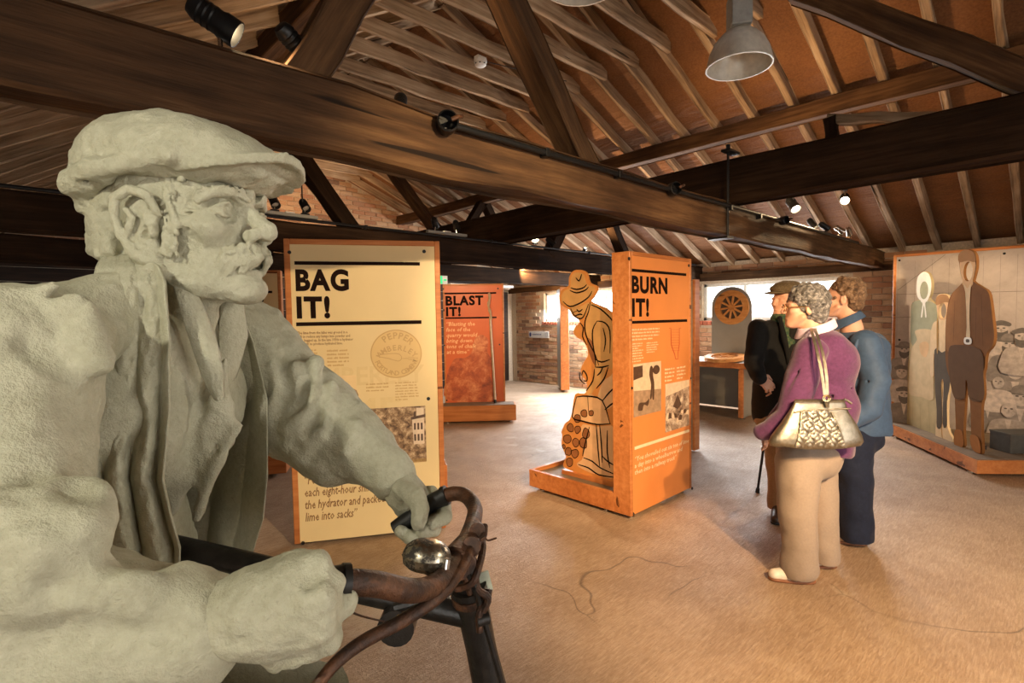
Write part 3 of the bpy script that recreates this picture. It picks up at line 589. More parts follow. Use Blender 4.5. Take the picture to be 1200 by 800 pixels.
pts = [FT.M @ Vector((b0[0] + (b1[0] - b0[0]) * t, -.13 + .10 * t, .246 + (b1[1] - .246) * t)) for t in np.linspace(0, 1, 9)]
Li = (Matrix.Translation(R.location) @ Matrix.Rotation(an, 4, 'Z')).inverted()
MB().tube([Li @ p for p in pts[:7]], .017, 10).build('shaft', plain('pale_steel', (.52, .40, .28), .45, .4), R, True)
MB().tube([Li @ (pts[6] + (pts[8] - pts[6]) * t + FT.M.to_3x3() @ Vector((.012 * math.sin(t * 9), 0, 0))) for t in np.linspace(0, 1, 12)], [.017 + .006 * math.sin(k * 2.1) for k in range(12)], 8).build('twisted_end', plain('pale_steel_b', (.50, .36, .22), .5, .4), R, True)
MB().tube([Li @ (pts[0] - (pts[1] - pts[0]) * -.0), Li @ (pts[0] + (pts[1] - pts[0]) * .25)], .021, 10).build('collar', M['black'], R)
# ---------------- SHIP IT! (mostly hidden)
FS = Face(*(Vector(W(329, 330, 5.1)).xy - Vector((math.cos(-.52), math.sin(-.52))) * .9), -.52)
T = panel('exhibition_stand', 'cream panel headed SHIP IT! glimpsed between the statue chin and BAG IT! panel', FS, .9, 1.93, .1, M['cream'], .02, .03)
for y in (342, 376):
    v = FS.uv(318, y)[1]; board('headline_bar', [rect((.08, .82, v - .011, v + .011))], .001, Y0 - .001, M['ink'], T)
h1, h2 = FS.uv(309, 348)[1], FS.uv(309, 359)[1]; e = FS.uv(309, 352)[0]
text('SHIP', (e - .27, e, h2, h1), M['ink'], T, 'headline', Y0, .045, 0, 1, 'LEFT', 'both', 1.14); h3 = FS.uv(306, 373)[1]; h4 = FS.uv(306, 363)[1]
text('IT!', (FS.uv(305, 368)[0] - .17, FS.uv(305, 368)[0], h3, h4), M['ink'], T, 'headline', Y0, .045, 0, 1, 'LEFT', 'both', 1.14)
box('plinth', -.02, .94, -.3, 0, .03, .2, M['varnish'], T, .004); box('plinth_top', 0, .92, -.28, -.004, .2, .206, M['cream'], T, .001)
# ---------------- photograph wall with the family cut-outs
FF = Face(7.42, 1.392, -PI / 2); wF = 2.3; hF = 2.085
M['mural'] = mat_photo('grey_mural_photo', 3.0, .9, (.34, .27, .23), (.47, .39, .34), (.58, .49, .43), .25, 9)
T = panel('exhibition_stand', 'large wall panel with an old photograph of quarry workers in caps', FF, wF, hF, .12, M['mural'], .10, .03)
screws(FF, T, [(1054, 305), (1177, 297), (1054, 398), (1055, 490)])
def mono(k, nz=.25): return M.setdefault('mono%d' % k, plain('photo_tone_%d' % k, tuple(c * k / 100 for c in (1.0, .82, .70)), .45, 0, nz, 22))
def Fu(px, py): return FF.uv(px, py, .004)
for k in range(8):                      # planks of the hut in the photograph
    a = Fu(1052 + 20 * k, 330)[0]; ink('printed_plank_line', [[(a, Fu(1060, 420)[1]), (a, Fu(1060, 306)[1])]], .006, .0025, mono(30), T, False, 1)
for L in ([(1048, 345), (1200, 341)], [(1052, 340), (1108, 298)], [(1049, 372), (1075, 371)]): ink('printed_plank_line', [[Fu(*p) for p in L]], .012, .0024, mono(22), T, False, 1)
def worker(px, py, s, hat, tone, yy, beard=True):   # a man in the photograph, printed flat
    u, v = Fu(px, py); k = s * .0108; o = thing_print = board('printed_man', [smooth_poly([(u - 14 * k, v - 34 * k), (u - 13 * k, v - 14 * k), (u - 6 * k, v - 9 * k), (u + 6 * k, v - 9 * k), (u + 13 * k, v - 14 * k), (u + 15 * k, v - 34 * k)], 3)], .0006, yy, mono(tone), T)
    e = lambda nm, cx, cy, rx, ry, tn, d: board(nm, [ell(u + cx * k, v + cy * k, rx * k, ry * k, 16)], .0006, yy - d, mono(tn), o)
    e('face', 0, 0, 5.2, 7, 50, .0008)
    if beard: board('beard', [smooth_poly([(u - 5 * k, v - 1 * k), (u - 2 * k, v - 2.5 * k), (u + 2 * k, v - 2.5 * k), (u + 5 * k, v - 1 * k), (u + 4 * k, v - 7 * k), (u, v - 10 * k), (u - 4 * k, v - 7 * k)], 3)], .0006, yy - .0012, mono(12), o)
    for sx in (-2.1, 2.1): e('eye', sx, 1.4, 1.1, .7, 10, .0014)
    e('nose', .2, -.8, .8, 1.6, 34, .0013)
    if hat == 'cap': board('cap', [smooth_poly([(u - 6 * k, v + 3 * k), (u - 7 * k, v + 6 * k), (u, v + 9 * k), (u + 7 * k, v + 6 * k), (u + 6 * k, v + 3 * k), (u, v + 4 * k)], 3)], .0006, yy - .0016, mono(14), o)
    if hat == 'brim':
        e('hat_brim', 0, 4.2, 9.5, 2.0, 16, .0016); board('hat_crown', [smooth_poly([(u - 5 * k, v + 4 * k), (u - 4.5 * k, v + 9 * k), (u, v + 10.5 * k), (u + 4.5 * k, v + 9 * k), (u + 5 * k, v + 4 * k)], 3)], .0006, yy - .002, mono(22), o)
    board('lapel', [[(u - 2.5 * k, v - 9 * k), (u + 2.5 * k, v - 9 * k), (u, v - 22 * k)]], .0006, yy - .001, mono(55), o)
for i, w in enumerate([(1173, 386, 1.0, 'cap', 52, True), (1183, 404, 1.05, 'brim', 26, True), (1190, 435, 1.1, 'brim', 30, False), (1196, 466, 1.15, 'brim', 34, False), (1158, 466, .9, 'cap', 24, False), (1170, 448, .8, None, 58, False), (1060, 410, .9, 'brim', 26, True), (1057, 436, .9, 'cap', 46, False), (1060, 462, 1.0, 'cap', 20, True), (1198, 395, 1.0, 'cap', 44, True), (1182, 480, 1.0, None, 40, False)]):
    worker(w[0], w[1], w[2], w[3], w[4], .0022 - .0024 * i, w[5])
# plinth
pl = thing('plinth', 'low cherry edged angled plinth under the family cutouts', 'plinth', (6.6, .6, 0))
poly = [(7.40, 1.44), (5.98, .50), (6.62, -.20), (7.38, -.20)]; q = [(x - 6.6, y - .6) for x, y in poly]
MB().prism(q[::-1], .03, .145).build('base', M['varnish'], pl); MB().prism([(x * .975 + .01, y * .975) for x, y in q][::-1], .145, .149).build('top', M['deck'], pl)
for x, y in ((-.5, -.05), (.0, -.6), (.6, .7), (.6, -.6)): MB().lathe([(0, 0), (.022, 0), (.022, .02), (.01, .022), (.01, .03)], 12, Matrix.Translation((x, y, 0))).build('foot', M['chrome'], pl)
bx = thing('step_box', 'small dark grey box behind the man cutout boots', 'box', (6.62, .28, .149), -.785)
box('body', -.16, .16, -.11, .11, 0, .17, plain('dark_grey_board', (.075, .072, .065), .7), bx, .006); box('lid', -.163, .163, -.113, .113, .163, .178, plain('dark_grey_lid', (.09, .086, .076), .7), bx, .003)
# the family: three boards with face holes
pa, pb = Vector((7.27, 1.225)), Vector((6.24, .50)); an = math.atan2(pb.y - pa.y, pb.x - pa.x); FC = Face(pa.x, pa.y, an)
A = lambda L, off=0: [FC.uv(*p, off) for p in L]
cm = lambda nm, c, nz=.1: M.setdefault('c_' + nm, plain('print_' + nm, c, .9, 0, nz, 9, 0, None, .08))
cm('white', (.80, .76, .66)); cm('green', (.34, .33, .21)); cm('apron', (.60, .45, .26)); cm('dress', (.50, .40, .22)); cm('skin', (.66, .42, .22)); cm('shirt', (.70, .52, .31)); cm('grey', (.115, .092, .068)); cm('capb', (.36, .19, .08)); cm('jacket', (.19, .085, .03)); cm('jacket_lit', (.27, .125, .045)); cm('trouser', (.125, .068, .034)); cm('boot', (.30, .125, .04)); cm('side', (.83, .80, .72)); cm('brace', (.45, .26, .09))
FAM = thing('family_cutout', 'family group of flat cutouts with face holes: woman, boy and man', 'cutout figure', FC.o, an)
def figure(nm, outline, hole, off, base, prints, n=3):
    o = board(nm, [smooth_poly(A(outline, off), n)] + ([ell(*hole_uv(hole, off))] if hole else []), .022, off, M['c_' + base], FAM)
    for i, (pn, L, mt, hl) in enumerate(prints):
        board(pn, [smooth_poly(A(L, off), n)] + ([ell(*hole_uv(hole, off))] if hl else []), .0008, off - .0009 * (i + 1), M['c_' + mt], o)
    return o
def hole_uv(h, off):
    a = FC.uv(h[0], h[1], off); b = FC.uv(h[0] + h[2], h[1], off); c = FC.uv(h[0], h[1] - h[3], off); return (a[0], a[1], abs(b[0] - a[0]), abs(c[1] - a[1]))
man_out = [(1124, 308), (1124, 297), (1132, 292), (1141, 295), (1144, 303), (1144, 314), (1141, 326), (1141, 330), (1150, 336), (1158, 342), (1161, 355), (1163, 372), (1165, 392), (1163, 405), (1156, 414), (1154, 430), (1152, 440), (1153, 462), (1150, 476), (1150, 505), (1151, 527), (1148, 532), (1140, 526), (1138, 508), (1137, 475), (1134, 452), (1132, 447), (1131, 470), (1129, 505), (1130, 521), (1125, 524), (1119, 520), (1120, 505), (1119, 470), (1118, 448), (1112, 440), (1108, 420), (1108, 385), (1110, 362), (1114, 346), (1124, 335), (1128, 330), (1126, 322)]
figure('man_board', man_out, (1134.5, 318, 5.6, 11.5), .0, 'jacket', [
    ('face_print', [(1125, 306), (1134, 305), (1143, 307), (1142, 320), (1140, 328), (1140, 333), (1134, 340), (1128, 334), (1128, 328), (1126, 320)], 'skin', True),
    ('cap', [(1124, 307), (1124, 297), (1132, 292.5), (1141, 295.5), (1143.5, 303), (1142, 307), (1134, 305.5)], 'capb', False),
    ('shirt', [(1130, 333), (1134, 338), (1138, 333), (1137, 350), (1136.5, 372), (1137, 396), (1132.5, 396), (1132.5, 360), (1131, 345)], 'shirt', False),
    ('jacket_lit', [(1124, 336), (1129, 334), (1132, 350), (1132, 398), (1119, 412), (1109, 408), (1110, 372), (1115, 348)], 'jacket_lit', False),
    ('trousers', [(1119, 404), (1150, 410), (1153, 440), (1153, 468), (1137, 468), (1134, 448), (1132, 446), (1131, 466), (1119, 466), (1113, 440), (1112, 412)], 'trouser', False),
    ('belt', [(1131, 395.5), (1138.5, 396), (1138.5, 403), (1131, 402.5)], 'white', False), ('belt_hole', [(1133, 397.5), (1136.5, 397.7), (1136.5, 401), (1133, 400.8)], 'grey', False),
    ('boot', [(1120, 504), (1128, 505), (1130, 521), (1125, 524), (1119, 520)], 'boot', False), ('boot', [(1138, 510), (1147, 512), (1150.5, 527), (1148, 531), (1140, 525)], 'boot', False)])
boy = [(1097, 352), (1099, 346), (1105, 344), (1111, 347), (1113, 356), (1112, 366), (1110, 373), (1117, 378), (1119, 388), (1121, 418), (1121, 436), (1118, 445), (1116, 442), (1116, 425), (1114, 420), (1113, 450), (1110, 470), (1110, 500), (1117, 516), (1112, 518), (1105, 514), (1104, 475), (1106, 448), (1103, 450), (1104, 478), (1103, 505), (1104, 514), (1098, 512), (1096, 508), (1098, 480), (1096, 455), (1095, 415), (1094, 422), (1094, 440), (1090, 438), (1090, 408), (1091, 388), (1094, 378), (1100, 374), (1098, 364)]
figure('boy_board', boy, (1104.5, 364, 4.6, 9.0), .035, 'shirt', [
    ('face_print', [(1098, 354), (1105, 351), (1112, 354), (1111.5, 366), (1108, 374), (1101, 374), (1098.5, 364)], 'skin', True),
    ('cap', [(1097, 357), (1097, 350), (1100, 346), (1105, 344.5), (1111, 347), (1112.5, 354), (1107, 354), (1100, 357)], 'capb', False),
    ('trousers', [(1095.5, 410), (1104, 413), (1114, 411), (1113.5, 450), (1110, 470), (1110, 498), (1105, 496), (1106, 448), (1103, 449), (1104, 478), (1103.5, 500), (1098, 500), (1098, 480), (1096, 455)], 'grey', False),
    ('braces', [(1098, 377), (1099.5, 377), (1099.5, 411), (1098, 410)], 'brace', False), ('braces', [(1110, 377), (1111.5, 377), (1112, 410), (1110.5, 411)], 'brace', False)])
wom = [(1074, 345), (1074, 330), (1077, 322), (1083, 318), (1089, 321), (1092, 332), (1091, 344), (1089, 350), (1096, 356), (1098, 362), (1098, 400), (1096, 430), (1098, 470), (1099, 506), (1096, 513), (1080, 507), (1061, 498), (1061, 480), (1063, 440), (1066, 405), (1067, 380), (1068, 358), (1072, 353), (1078, 350)]
figure('woman_board', wom, (1083, 340, 5.0, 10.5), .07, 'dress', [
    ('bodice', [(1072, 353), (1083, 352), (1096, 356), (1098, 364), (1097, 385), (1086, 388), (1078, 390), (1078, 405), (1080, 410), (1076, 410), (1068, 402), (1067, 382), (1068.5, 358)], 'green', True),
    ('bonnet', [(1074.5, 345), (1074.5, 330), (1077, 322.5), (1083, 318.5), (1089, 321.5), (1091.5, 332), (1090.5, 344), (1086, 353), (1079, 352)], 'white', True),
    ('bow', [(1079, 353), (1083, 352), (1088, 353), (1084.5, 355), (1086, 370), (1084.5, 371), (1083, 357), (1081, 371), (1079.5, 370), (1081.5, 356)], 'white', False),
    ('apron', [(1073, 387), (1090, 386), (1093, 395), (1094, 440), (1094, 468), (1080, 465), (1065, 460), (1066, 430), (1069, 408), (1075, 398)], 'apron', False),
    ('hands', [(1078, 404), (1084, 400), (1089, 404), (1086, 418), (1080, 415)], 'skin', False)])
ink('fold_lines', [A(L, .0655) for L in ([(1070, 468), (1069, 500)], [(1078, 470), (1079, 506)], [(1088, 471), (1090, 509)])], .006, .0655, cm('foldline', (.30, .22, .11)), FAM, False, 1)
ink('fold_lines', [A(L, -.0085) for L in ([(1119, 352), (1117, 400)], [(1150, 345), (1152, 405)], [(1144, 360), (1143, 400)], [(1120, 466), (1131, 468)], [(1138, 466), (1150, 471)])], .006, -.0085, cm('ink2', (.05, .025, .01)), FAM, False, 1)
for u in (.12, .45, .72, 1.05): box('bracket', u - .02, u + .02, .09, .16, .149, .19, M['black'], FAM, .002)
# ---------------- wheel display desk at the far wall
xd = 7.30
T = thing('display_desk', 'cherry edged desk with grey kneehole panels under the wheel display', 'desk', (7.3, 3.5, 0))
box('top', -.25, .62, -.92, .70, .74, .77, M['greyboard'], T, .003); box('front_edge', -.275, -.25, -.93, .72, .70, .775, M['varnish'], T, .004)
box('side_edge', -.25, .62, -.94, -.92, .70, .775, M['varnish'], T, .003); box('side_edge', -.25, .62, .70, .72, .70, .775, M['varnish'], T, .003)
for y in (-.50, .70):
    box('leg_panel', -.18, .58, y - .02, y + .02, .03, .74, M['greyboard'], T, .002); box('leg_edge', -.22, -.18, y - .03, y + .03, .03, .72, M['varnish'], T, .003)
    MB().lathe([(0, 0), (.02, 0), (.02, .02), (.008, .022), (.008, .035)], 12, Matrix.Translation((-.1, y, 0))).build('foot', M['chrome'], T)
box('back_panel', .55, .58, -.50, .70, .03, .74, M['greyboard'], T, .002)
WH = Face(7.55, 4.3, -PI / 2); wc = WH.uv(858, 360)
T = thing('wheel_stand', 'upright grey board with rounded top carrying a spoked wooden wheel', 'display board', WH.o, -PI / 2)
bl, br = WH.uv(834, 372)[0], WH.uv(881, 372)[0]; rr = (br - bl) / 2; cc = ((bl + br) / 2, wc[1] + .005)
board('backboard', [[(bl, .77)] + [(br, .77)] + ell(cc[0], cc[1], rr, rr * 1.0, 24, 0, PI) + [(bl, cc[1])]], .03, 0, M['greyboard'], T)
M['pine'] = wood('orange_pine', (.44, .17, .045), (.60, .26, .075), (.70, .36, .13), 9, .2, .45, .1)
def wheel(parent, c, R_, y0, th, spokes=10):
    b = MB(); b.lathe([(R_, 0), (R_, th), (R_ * .66, th), (R_ * .66, 0)], 48, None, True)
    mt = Matrix.Translation((c[0], y0, c[1])) @ Matrix.Rotation(PI / 2, 4, 'X')
    w = b.build('wheel_rim', M['pine'], parent, False, None); w.data.transform(mt)
    h = MB().lathe([(0, th * 1.1), (R_ * .15, th * 1.1), (R_ * .17, th), (R_ * .17, 0)], 20).build('hub', M['pine'], parent); h.data.transform(mt)
    for k in range(spokes):
        s = MB().box(R_ * .14, R_ * .70, -R_ * .055, R_ * .055, .004, th * .8, None, .003).build('spoke', M['pine'], parent); s.data.transform(mt @ Matrix.Rotation(2 * PI * k / spokes + .15, 4, 'Z'))
    d = MB().lathe([(0, .003), (R_ * .68, .003), (R_ * .68, 0)], 32).build('dark_disc', plain('dark_recess_board', (.10, .07, .045), .7), parent); d.data.transform(mt)
wheel(T, wc, WH.uv(881, 360)[0] - wc[0] - .03, 0, .035)
T2 = thing('flat_wheel', 'spoked wooden wheel lying flat on the display desk', 'wheel', onp(851, 402, 2, .80) , 0)
T2.rotation_euler = (0, math.radians(-6), 0); p = onp(853, 404, 0, 7.35); T2.location = (7.25, p.y, .80)
e0 = MB(); wheel(T2, (0, 0), .27, 0, .05, 12)
for ch in T2.children: ch.data.transform(Matrix.Rotation(-PI / 2, 4, 'X'))
for ch in T2.children: ch.data.transform(Matrix.Translation((0, 0, .0)))
rk = thing('sloping_label_board', 'small white sloping board beside the flat wheel', 'sign', (7.42, 2.90, .772)); 
MB().prism([(-.14, 0), (.14, 0), (.14, .17)], -.12, .12, Matrix.Rotation(PI / 2, 4, 'X')).build('wedge', M['white_plastic'], rk); MB().box(-.14, .15, -.125, .125, 0, .004, Matrix.Translation((0, 0, .012)) @ Matrix.Rotation(-math.atan(.17 / .28), 4, 'Y') @ Matrix.Translation((0.02, 0, 0))).build('face', M['greyboard'], rk)
# panel seen edge-on near the far window, and another behind BURN IT!
e1 = onp(657.5, 460, 2, .0); an = math.atan2(e1.y, e1.x)
T = thing('exhibition_stand', 'free-standing panel seen almost edge-on near the far brick wall', 'exhibition stand', (e1.x, e1.y, 0), an + .10)
box('side_board', 0, .02, -.16, .0, .05, 1.98, M['varnish'], T, .004); box('core', .02, .75, -.15, -.01, .05, 1.96, M['greyboard'], T, .003); box('printed_sheet', .03, .75, -.165, -.15, .06, 1.95, plain('grey_blue_sheet', (.30, .33, .34), .3), T, .002)
for u in (.1, .65): MB().lathe([(0, 0), (.025, 0), (.025, .01), (.01, .014), (.01, .06)], 12, Matrix.Translation((u, -.08, 0))).build('foot', M['chrome'], T)
e2 = onp(815.5, 530, 2, 0)
T = thing('exhibition_stand', 'cherry framed panel end standing just behind the BURN IT! panel', 'exhibition stand', (4.62, 2.50, 0), 0)
T.location = (e2.x - .02, e2.y, 0); box('side_board', 0, .10, 0, .03, .02, 1.80, M['varnish'], T, .004); box('core', .005, .095, .03, .75, .02, 1.79, M['greyboard'], T, .002); box('side_board', 0, .10, .75, .78, .02, 1.80, M['varnish'], T, .004)
for yy in (.1, .7): MB().lathe([(0, 0), (.02, 0), (.02, .01), (.01, .014), (.01, .02)], 12, Matrix.Translation((.05, yy, 0))).build('foot', M['chrome'], T)
# small signs
FWL = Face(XW - .02, 8.0, -PI / 2); b = R4(FWL, (620, 388), (643.5, 396))
T = thing('wall_sign', 'small white notice on the brick wall below the far window', 'sign', FWL.o, -PI / 2)
box('plate', b[0], b[1], -.012, 0, b[2], b[3], M['white_plastic'], T, .002); board('emblem', [ell(b[0] + .05, (b[2] + b[3]) / 2, .028, .045)], .001, -.0135, plain('blue_ink', (.03, .06, .25), .5), T); small_print(1, (b[0] + .11, b[1] - .12, b[2] + .05, b[3] - .05), plain('blue_ink2', (.05, .08, .25), .5), T, -.0135, .8, 5); ink('emblem_ring', [ell(b[1] - .06, (b[2] + b[3]) / 2, .03, .04)], .006, -.0135, plain('grey_ink', (.4, .42, .48), .5), T, True)
ex = onp(517, 328, 1, 6.10); T = thing('exit_sign', 'small green exit sign on the far beam above BLAST IT! panel', 'sign', (ex.x, 6.10, ex.z))
box('case', -.09, .09, -.03, 0, -.06, .06, M['white_plastic'], T, .003); gm = plain('exit_green', (.02, .35, .12), .5, 0, .02, 5, 0, 1.2); box('face', -.085, .0, -.033, -.03, -.055, .055, gm, T, .001); box('arrow', .02, .07, -.033, -.03, -.012, .012, gm, T, .001)
ft = onp(528, 334, 1, 6.10); fr = onp(602, 338, 1, 6.10); T = thing('strip_light', 'slim batten light under the far tie beam above the BLAST IT! panel', 'light', ((ft.x + fr.x) / 2, 6.12, ft.z)); L_ = (fr.x - ft.x) / 2
box('batten', -L_, L_, -.02, .03, -.01, .03, M['white_plastic'], T, .004); MB().tube([(-L_ * .9, 0, -.025), (L_ * .9, 0, -.025)], .013, 10).build('tube', M['chrome'], T)
# ================================================================== sculpting: smooth unions of shapes on a grid, turned into a surface
class Clay:
    def __init__(s, lo, hi, h):
        s.lo = np.array(lo, float); s.h = h; s.n = np.ceil((np.array(hi) - s.lo) / h).astype(int) + 1
        s.F = np.full(s.n, .5, np.float32)
    def sub(s, lo, hi):
        a = np.clip(np.floor((np.array(lo) - s.lo) / s.h).astype(int), 0, s.n - 1); b = np.clip(np.ceil((np.array(hi) - s.lo) / s.h).astype(int) + 1, 1, s.n)
        if np.any(b <= a): return None
        ax = [(s.lo[i] + s.h * np.arange(a[i], b[i])).astype(np.float32) for i in range(3)]
        return (slice(a[0], b[0]), slice(a[1], b[1]), slice(a[2], b[2])), np.meshgrid(*ax, indexing='ij', sparse=True)
    def put(s, sl, d, k, op):
        f = s.F[sl]
        if op == 'add':
            if k <= 0: s.F[sl] = np.minimum(f, d)
            else: hh = np.clip(.5 + .5 * (f - d) / k, 0, 1); s.F[sl] = f * (1 - hh) + d * hh - k * hh * (1 - hh)
        elif op == 'cut':
            kk = max(k, 1e-5); hh = np.clip(.5 - .5 * (f + d) / kk, 0, 1); s.F[sl] = f * (1 - hh) - d * hh + kk * hh * (1 - hh)
        elif op == 'and':
            s.F[sl] = np.maximum(f, d)
    def ell(s, c, r, k=.01, R=None, op='add'):
        c = np.array(c, float); r = np.array(r, float); m = max(r) + 2.2 * k + 2 * s.h
        q = s.sub(c - m, c + m)
        if q is None: return s
        sl, (X, Y, Z) = q; x, y, z = X - c[0], Y - c[1], Z - c[2]
        if R is not None: x, y, z = (R[0][i] * x + R[1][i] * y + R[2][i] * z for i in range(3))   # columns of R are the axes
        k0 = np.sqrt((x / r[0]) ** 2 + (y / r[1]) ** 2 + (z / r[2]) ** 2) + 1e-6; k1 = np.sqrt((x / r[0] ** 2) ** 2 + (y / r[1] ** 2) ** 2 + (z / r[2] ** 2) ** 2) + 1e-6
        s.put(sl, (k0 * (k0 - 1) / k1).astype(np.float32), k, op); return s
    def limb(s, pts, rad, k=.01, op='add', sq=None):
        """chain of tapered capsules; sq = (axis, factor) squashes the section along a world axis"""
        pts = [np.array(p, float) for p in pts]; rad = list(rad) if hasattr(rad, '__len__') else [rad] * len(pts)
        m = max(rad) + 2.2 * k + 2 * s.h; lo = np.min(pts, 0) - m; hi = np.max(pts, 0) + m; q = s.sub(lo, hi)
        if q is None: return s
        sl, (X, Y, Z) = q; best = None
        for a, b, ra, rb in zip(pts[:-1], pts[1:], rad[:-1], rad[1:]):
            ab = b - a; L = max(ab @ ab, 1e-9); x, y, z = X - a[0], Y - a[1], Z - a[2]
            t = np.clip((x * ab[0] + y * ab[1] + z * ab[2]) / L, 0, 1); dx, dy, dz = x - t * ab[0], y - t * ab[1], z - t * ab[2]
            if sq is not None:
                e = np.array(sq[0]); dd = dx * e[0] + dy * e[1] + dz * e[2]; g = 1 / sq[1] - 1; dx, dy, dz = dx + g * dd * e[0], dy + g * dd * e[1], dz + g * dd * e[2]
            d = np.sqrt(dx * dx + dy * dy + dz * dz) - (ra + (rb - ra) * t); best = d if best is None else np.minimum(best, d)
        s.put(sl, best.astype(np.float32), k, op); return s
    def half(s, p, n):                  # keep the side against the normal
        n = np.array(n, float); n /= np.linalg.norm(n); sl, (X, Y, Z) = s.sub(s.lo, s.lo + s.h * s.n)
        s.put(sl, (((X - p[0]) * n[0] + (Y - p[1]) * n[1] + (Z - p[2]) * n[2])).astype(np.float32), 0, 'and'); return s
    def rough(s, amp, size, seed=0, lo=None, hi=None, stretch=(1, 1, 1)):
        q = s.sub(s.lo if lo is None else lo, s.lo + s.h * s.n if hi is None else hi)
        if q is None: return s
        sl, (X, Y, Z) = q; g = np.random.default_rng(seed); shp = [int((A.max() - A.min()) / (size * st)) + 3 for A, st in zip((X, Y, Z), stretch)]; T = g.standard_normal(shp).astype(np.float32)
        for axis, (A, st) in enumerate(zip((X, Y, Z), stretch)):
            t = ((A.ravel() - A.min()) / (size * st)); i = t.astype(int); w = (t - i); w = w * w * (3 - 2 * w); sh = [1, 1, 1]; sh[axis] = -1; w = w.reshape(sh)
            T = np.take(T, i, axis) * (1 - w) + np.take(T, i + 1, axis) * w
        s.F[sl] += (amp * T).astype(np.float32); return s
    def surf(s):
        F = s.F; sg = F < 0; nx, ny, nz = F.shape
        c = np.zeros((nx - 1, ny - 1, nz - 1), np.int8)
        for i in (0, 1):
            for j in (0, 1):
                for k in (0, 1): c += sg[i:nx - 1 + i, j:ny - 1 + j, k:nz - 1 + k]
        act = (c > 0) & (c < 8); idx = np.argwhere(act); n = len(idx); ids = np.full(act.shape, -1, np.int64); ids[act] = np.arange(n)
        acc = np.zeros((n, 3)); cnt = np.zeros(n); cor = [(i, j, k) for i in (0, 1) for j in (0, 1) for k in (0, 1)]
        for a in cor:
            for ax in range(3):
                if a[ax] == 0:
                    b = list(a); b[ax] = 1
                    fa = F[idx[:, 0] + a[0], idx[:, 1] + a[1], idx[:, 2] + a[2]]; fb = F[idx[:, 0] + b[0], idx[:, 1] + b[1], idx[:, 2] + b[2]]
                    m = (fa < 0) != (fb < 0); t = fa[m] / (fa[m] - fb[m]); p = np.tile(np.array(a, float), (m.sum(), 1)); p[:, ax] = t; acc[m] += p; cnt[m] += 1
        V = s.lo + s.h * (idx + acc / cnt[:, None]); Q = []
        for ax in range(3):
            sl0 = [slice(None)] * 3; sl1 = [slice(None)] * 3; sl0[ax] = slice(0, -1); sl1[ax] = slice(1, None)
            A, B = sg[tuple(sl0)], sg[tuple(sl1)]; e = np.argwhere(A != B); o1, o2 = (ax + 1) % 3, (ax + 2) % 3
            ok = (e[:, o1] > 0) & (e[:, o2] > 0) & (e[:, o1] < F.shape[o1] - 1) & (e[:, o2] < F.shape[o2] - 1); e = e[ok]; fl = A[tuple(e.T)]
            q = []
            for d1, d2 in ((1, 1), (0, 1), (0, 0), (1, 0)):
                t = e.copy(); t[:, o1] -= d1; t[:, o2] -= d2; q.append(ids[tuple(t.T)])
            q = np.stack(q, 1); q[~fl] = q[~fl][:, ::-1]; Q.append(q)
        return V, np.concatenate(Q)
    def build(s, name, mat, parent, X=None, relax=1):
        V, Q = s.surf(); nv, nf = len(V), len(Q)
        for _ in range(relax):
            acc = np.zeros_like(V); cn = np.zeros(nv)
            for i in range(4):
                for j in (1, 3): np.add.at(acc, Q[:, i], V[Q[:, (i + j) % 4]]); np.add.at(cn, Q[:, i], 1)
            V = V * .5 + .5 * acc / np.maximum(cn, 1)[:, None]
        if X is not None: V = V @ np.array(X[0]).T + np.array(X[1])
        me = bpy.data.meshes.new(name); me.vertices.add(nv); me.vertices.foreach_set('co', V.astype(np.float32).ravel())
        me.loops.add(nf * 4); me.loops.foreach_set('vertex_index', Q.astype(np.int32).ravel()); me.polygons.add(nf)
        me.polygons.foreach_set('loop_start', np.arange(0, nf * 4, 4, dtype=np.int32)); me.update(calc_edges=True); me.validate(); me.shade_smooth(); me.materials.append(mat)
        return link(name, me, None, parent)
def rotz(a): c, s_ = math.cos(a), math.sin(a); return np.array([[c, -s_, 0], [s_, c, 0], [0, 0, 1.]])
def roty(a): c, s_ = math.cos(a), math.sin(a); return np.array([[c, 0, s_], [0, 1, 0], [-s_, 0, c]])
def rotx(a): c, s_ = math.cos(a), math.sin(a); return np.array([[1, 0, 0], [0, c, -s_], [0, s_, c]])
# ================================================================== the sculpture of a man pushing a bicycle
def mat_plaster():
    m, t, b = nt('pale_cast_plaster'); v = tex(t); a = noise(t, v, 9, 5, .6); f = noise(t, v, 120, 4, .65); g = noise(t, v, 420, 2, .6)
    c = mixc(t, .35, ramp(t, a, [(.3, (.31, .295, .20)), (.5, (.405, .385, .275)), (.7, (.48, .456, .335))]), ramp(t, f, [(.3, (.29, .272, .185)), (.7, (.52, .49, .37))]))
    pit = ramp(t, noise(t, v, 210, 2, .5), [(.27, (1, 1, 1)), (.32, (0, 0, 0))]); c = mixc(t, mixc(t, .3, (0, 0, 0), pit), c, (.20, .18, .12))
    t.links.new(c, b.inputs['Base Color']); b.inputs['Roughness'].default_value = .72; b.inputs['Specular IOR Level'].default_value = .3
    ad = t.nodes.new('ShaderNodeMath'); ad.operation = 'MULTIPLY_ADD'; ad.inputs[1].default_value = .4; t.links.new(g, ad.inputs[0]); t.links.new(f, ad.inputs[2]); bump(t, b, ad.outputs[0], .5, .006); return m
M['plaster'] = mat_plaster()
xs = Vector((ROT[0][0], ROT[1][0], 0)).normalized(); ysv = Vector((-xs.y, xs.x, 0))
SROT = np.array([[xs.x, ysv.x, 0], [xs.y, ysv.y, 0], [0, 0, 1.]])         # sculpture frame: x where he looks, y his left, z up
def P(px, py, d): w = W(px, py, d); return np.array([w.dot(xs), w.dot(ysv), w.z])
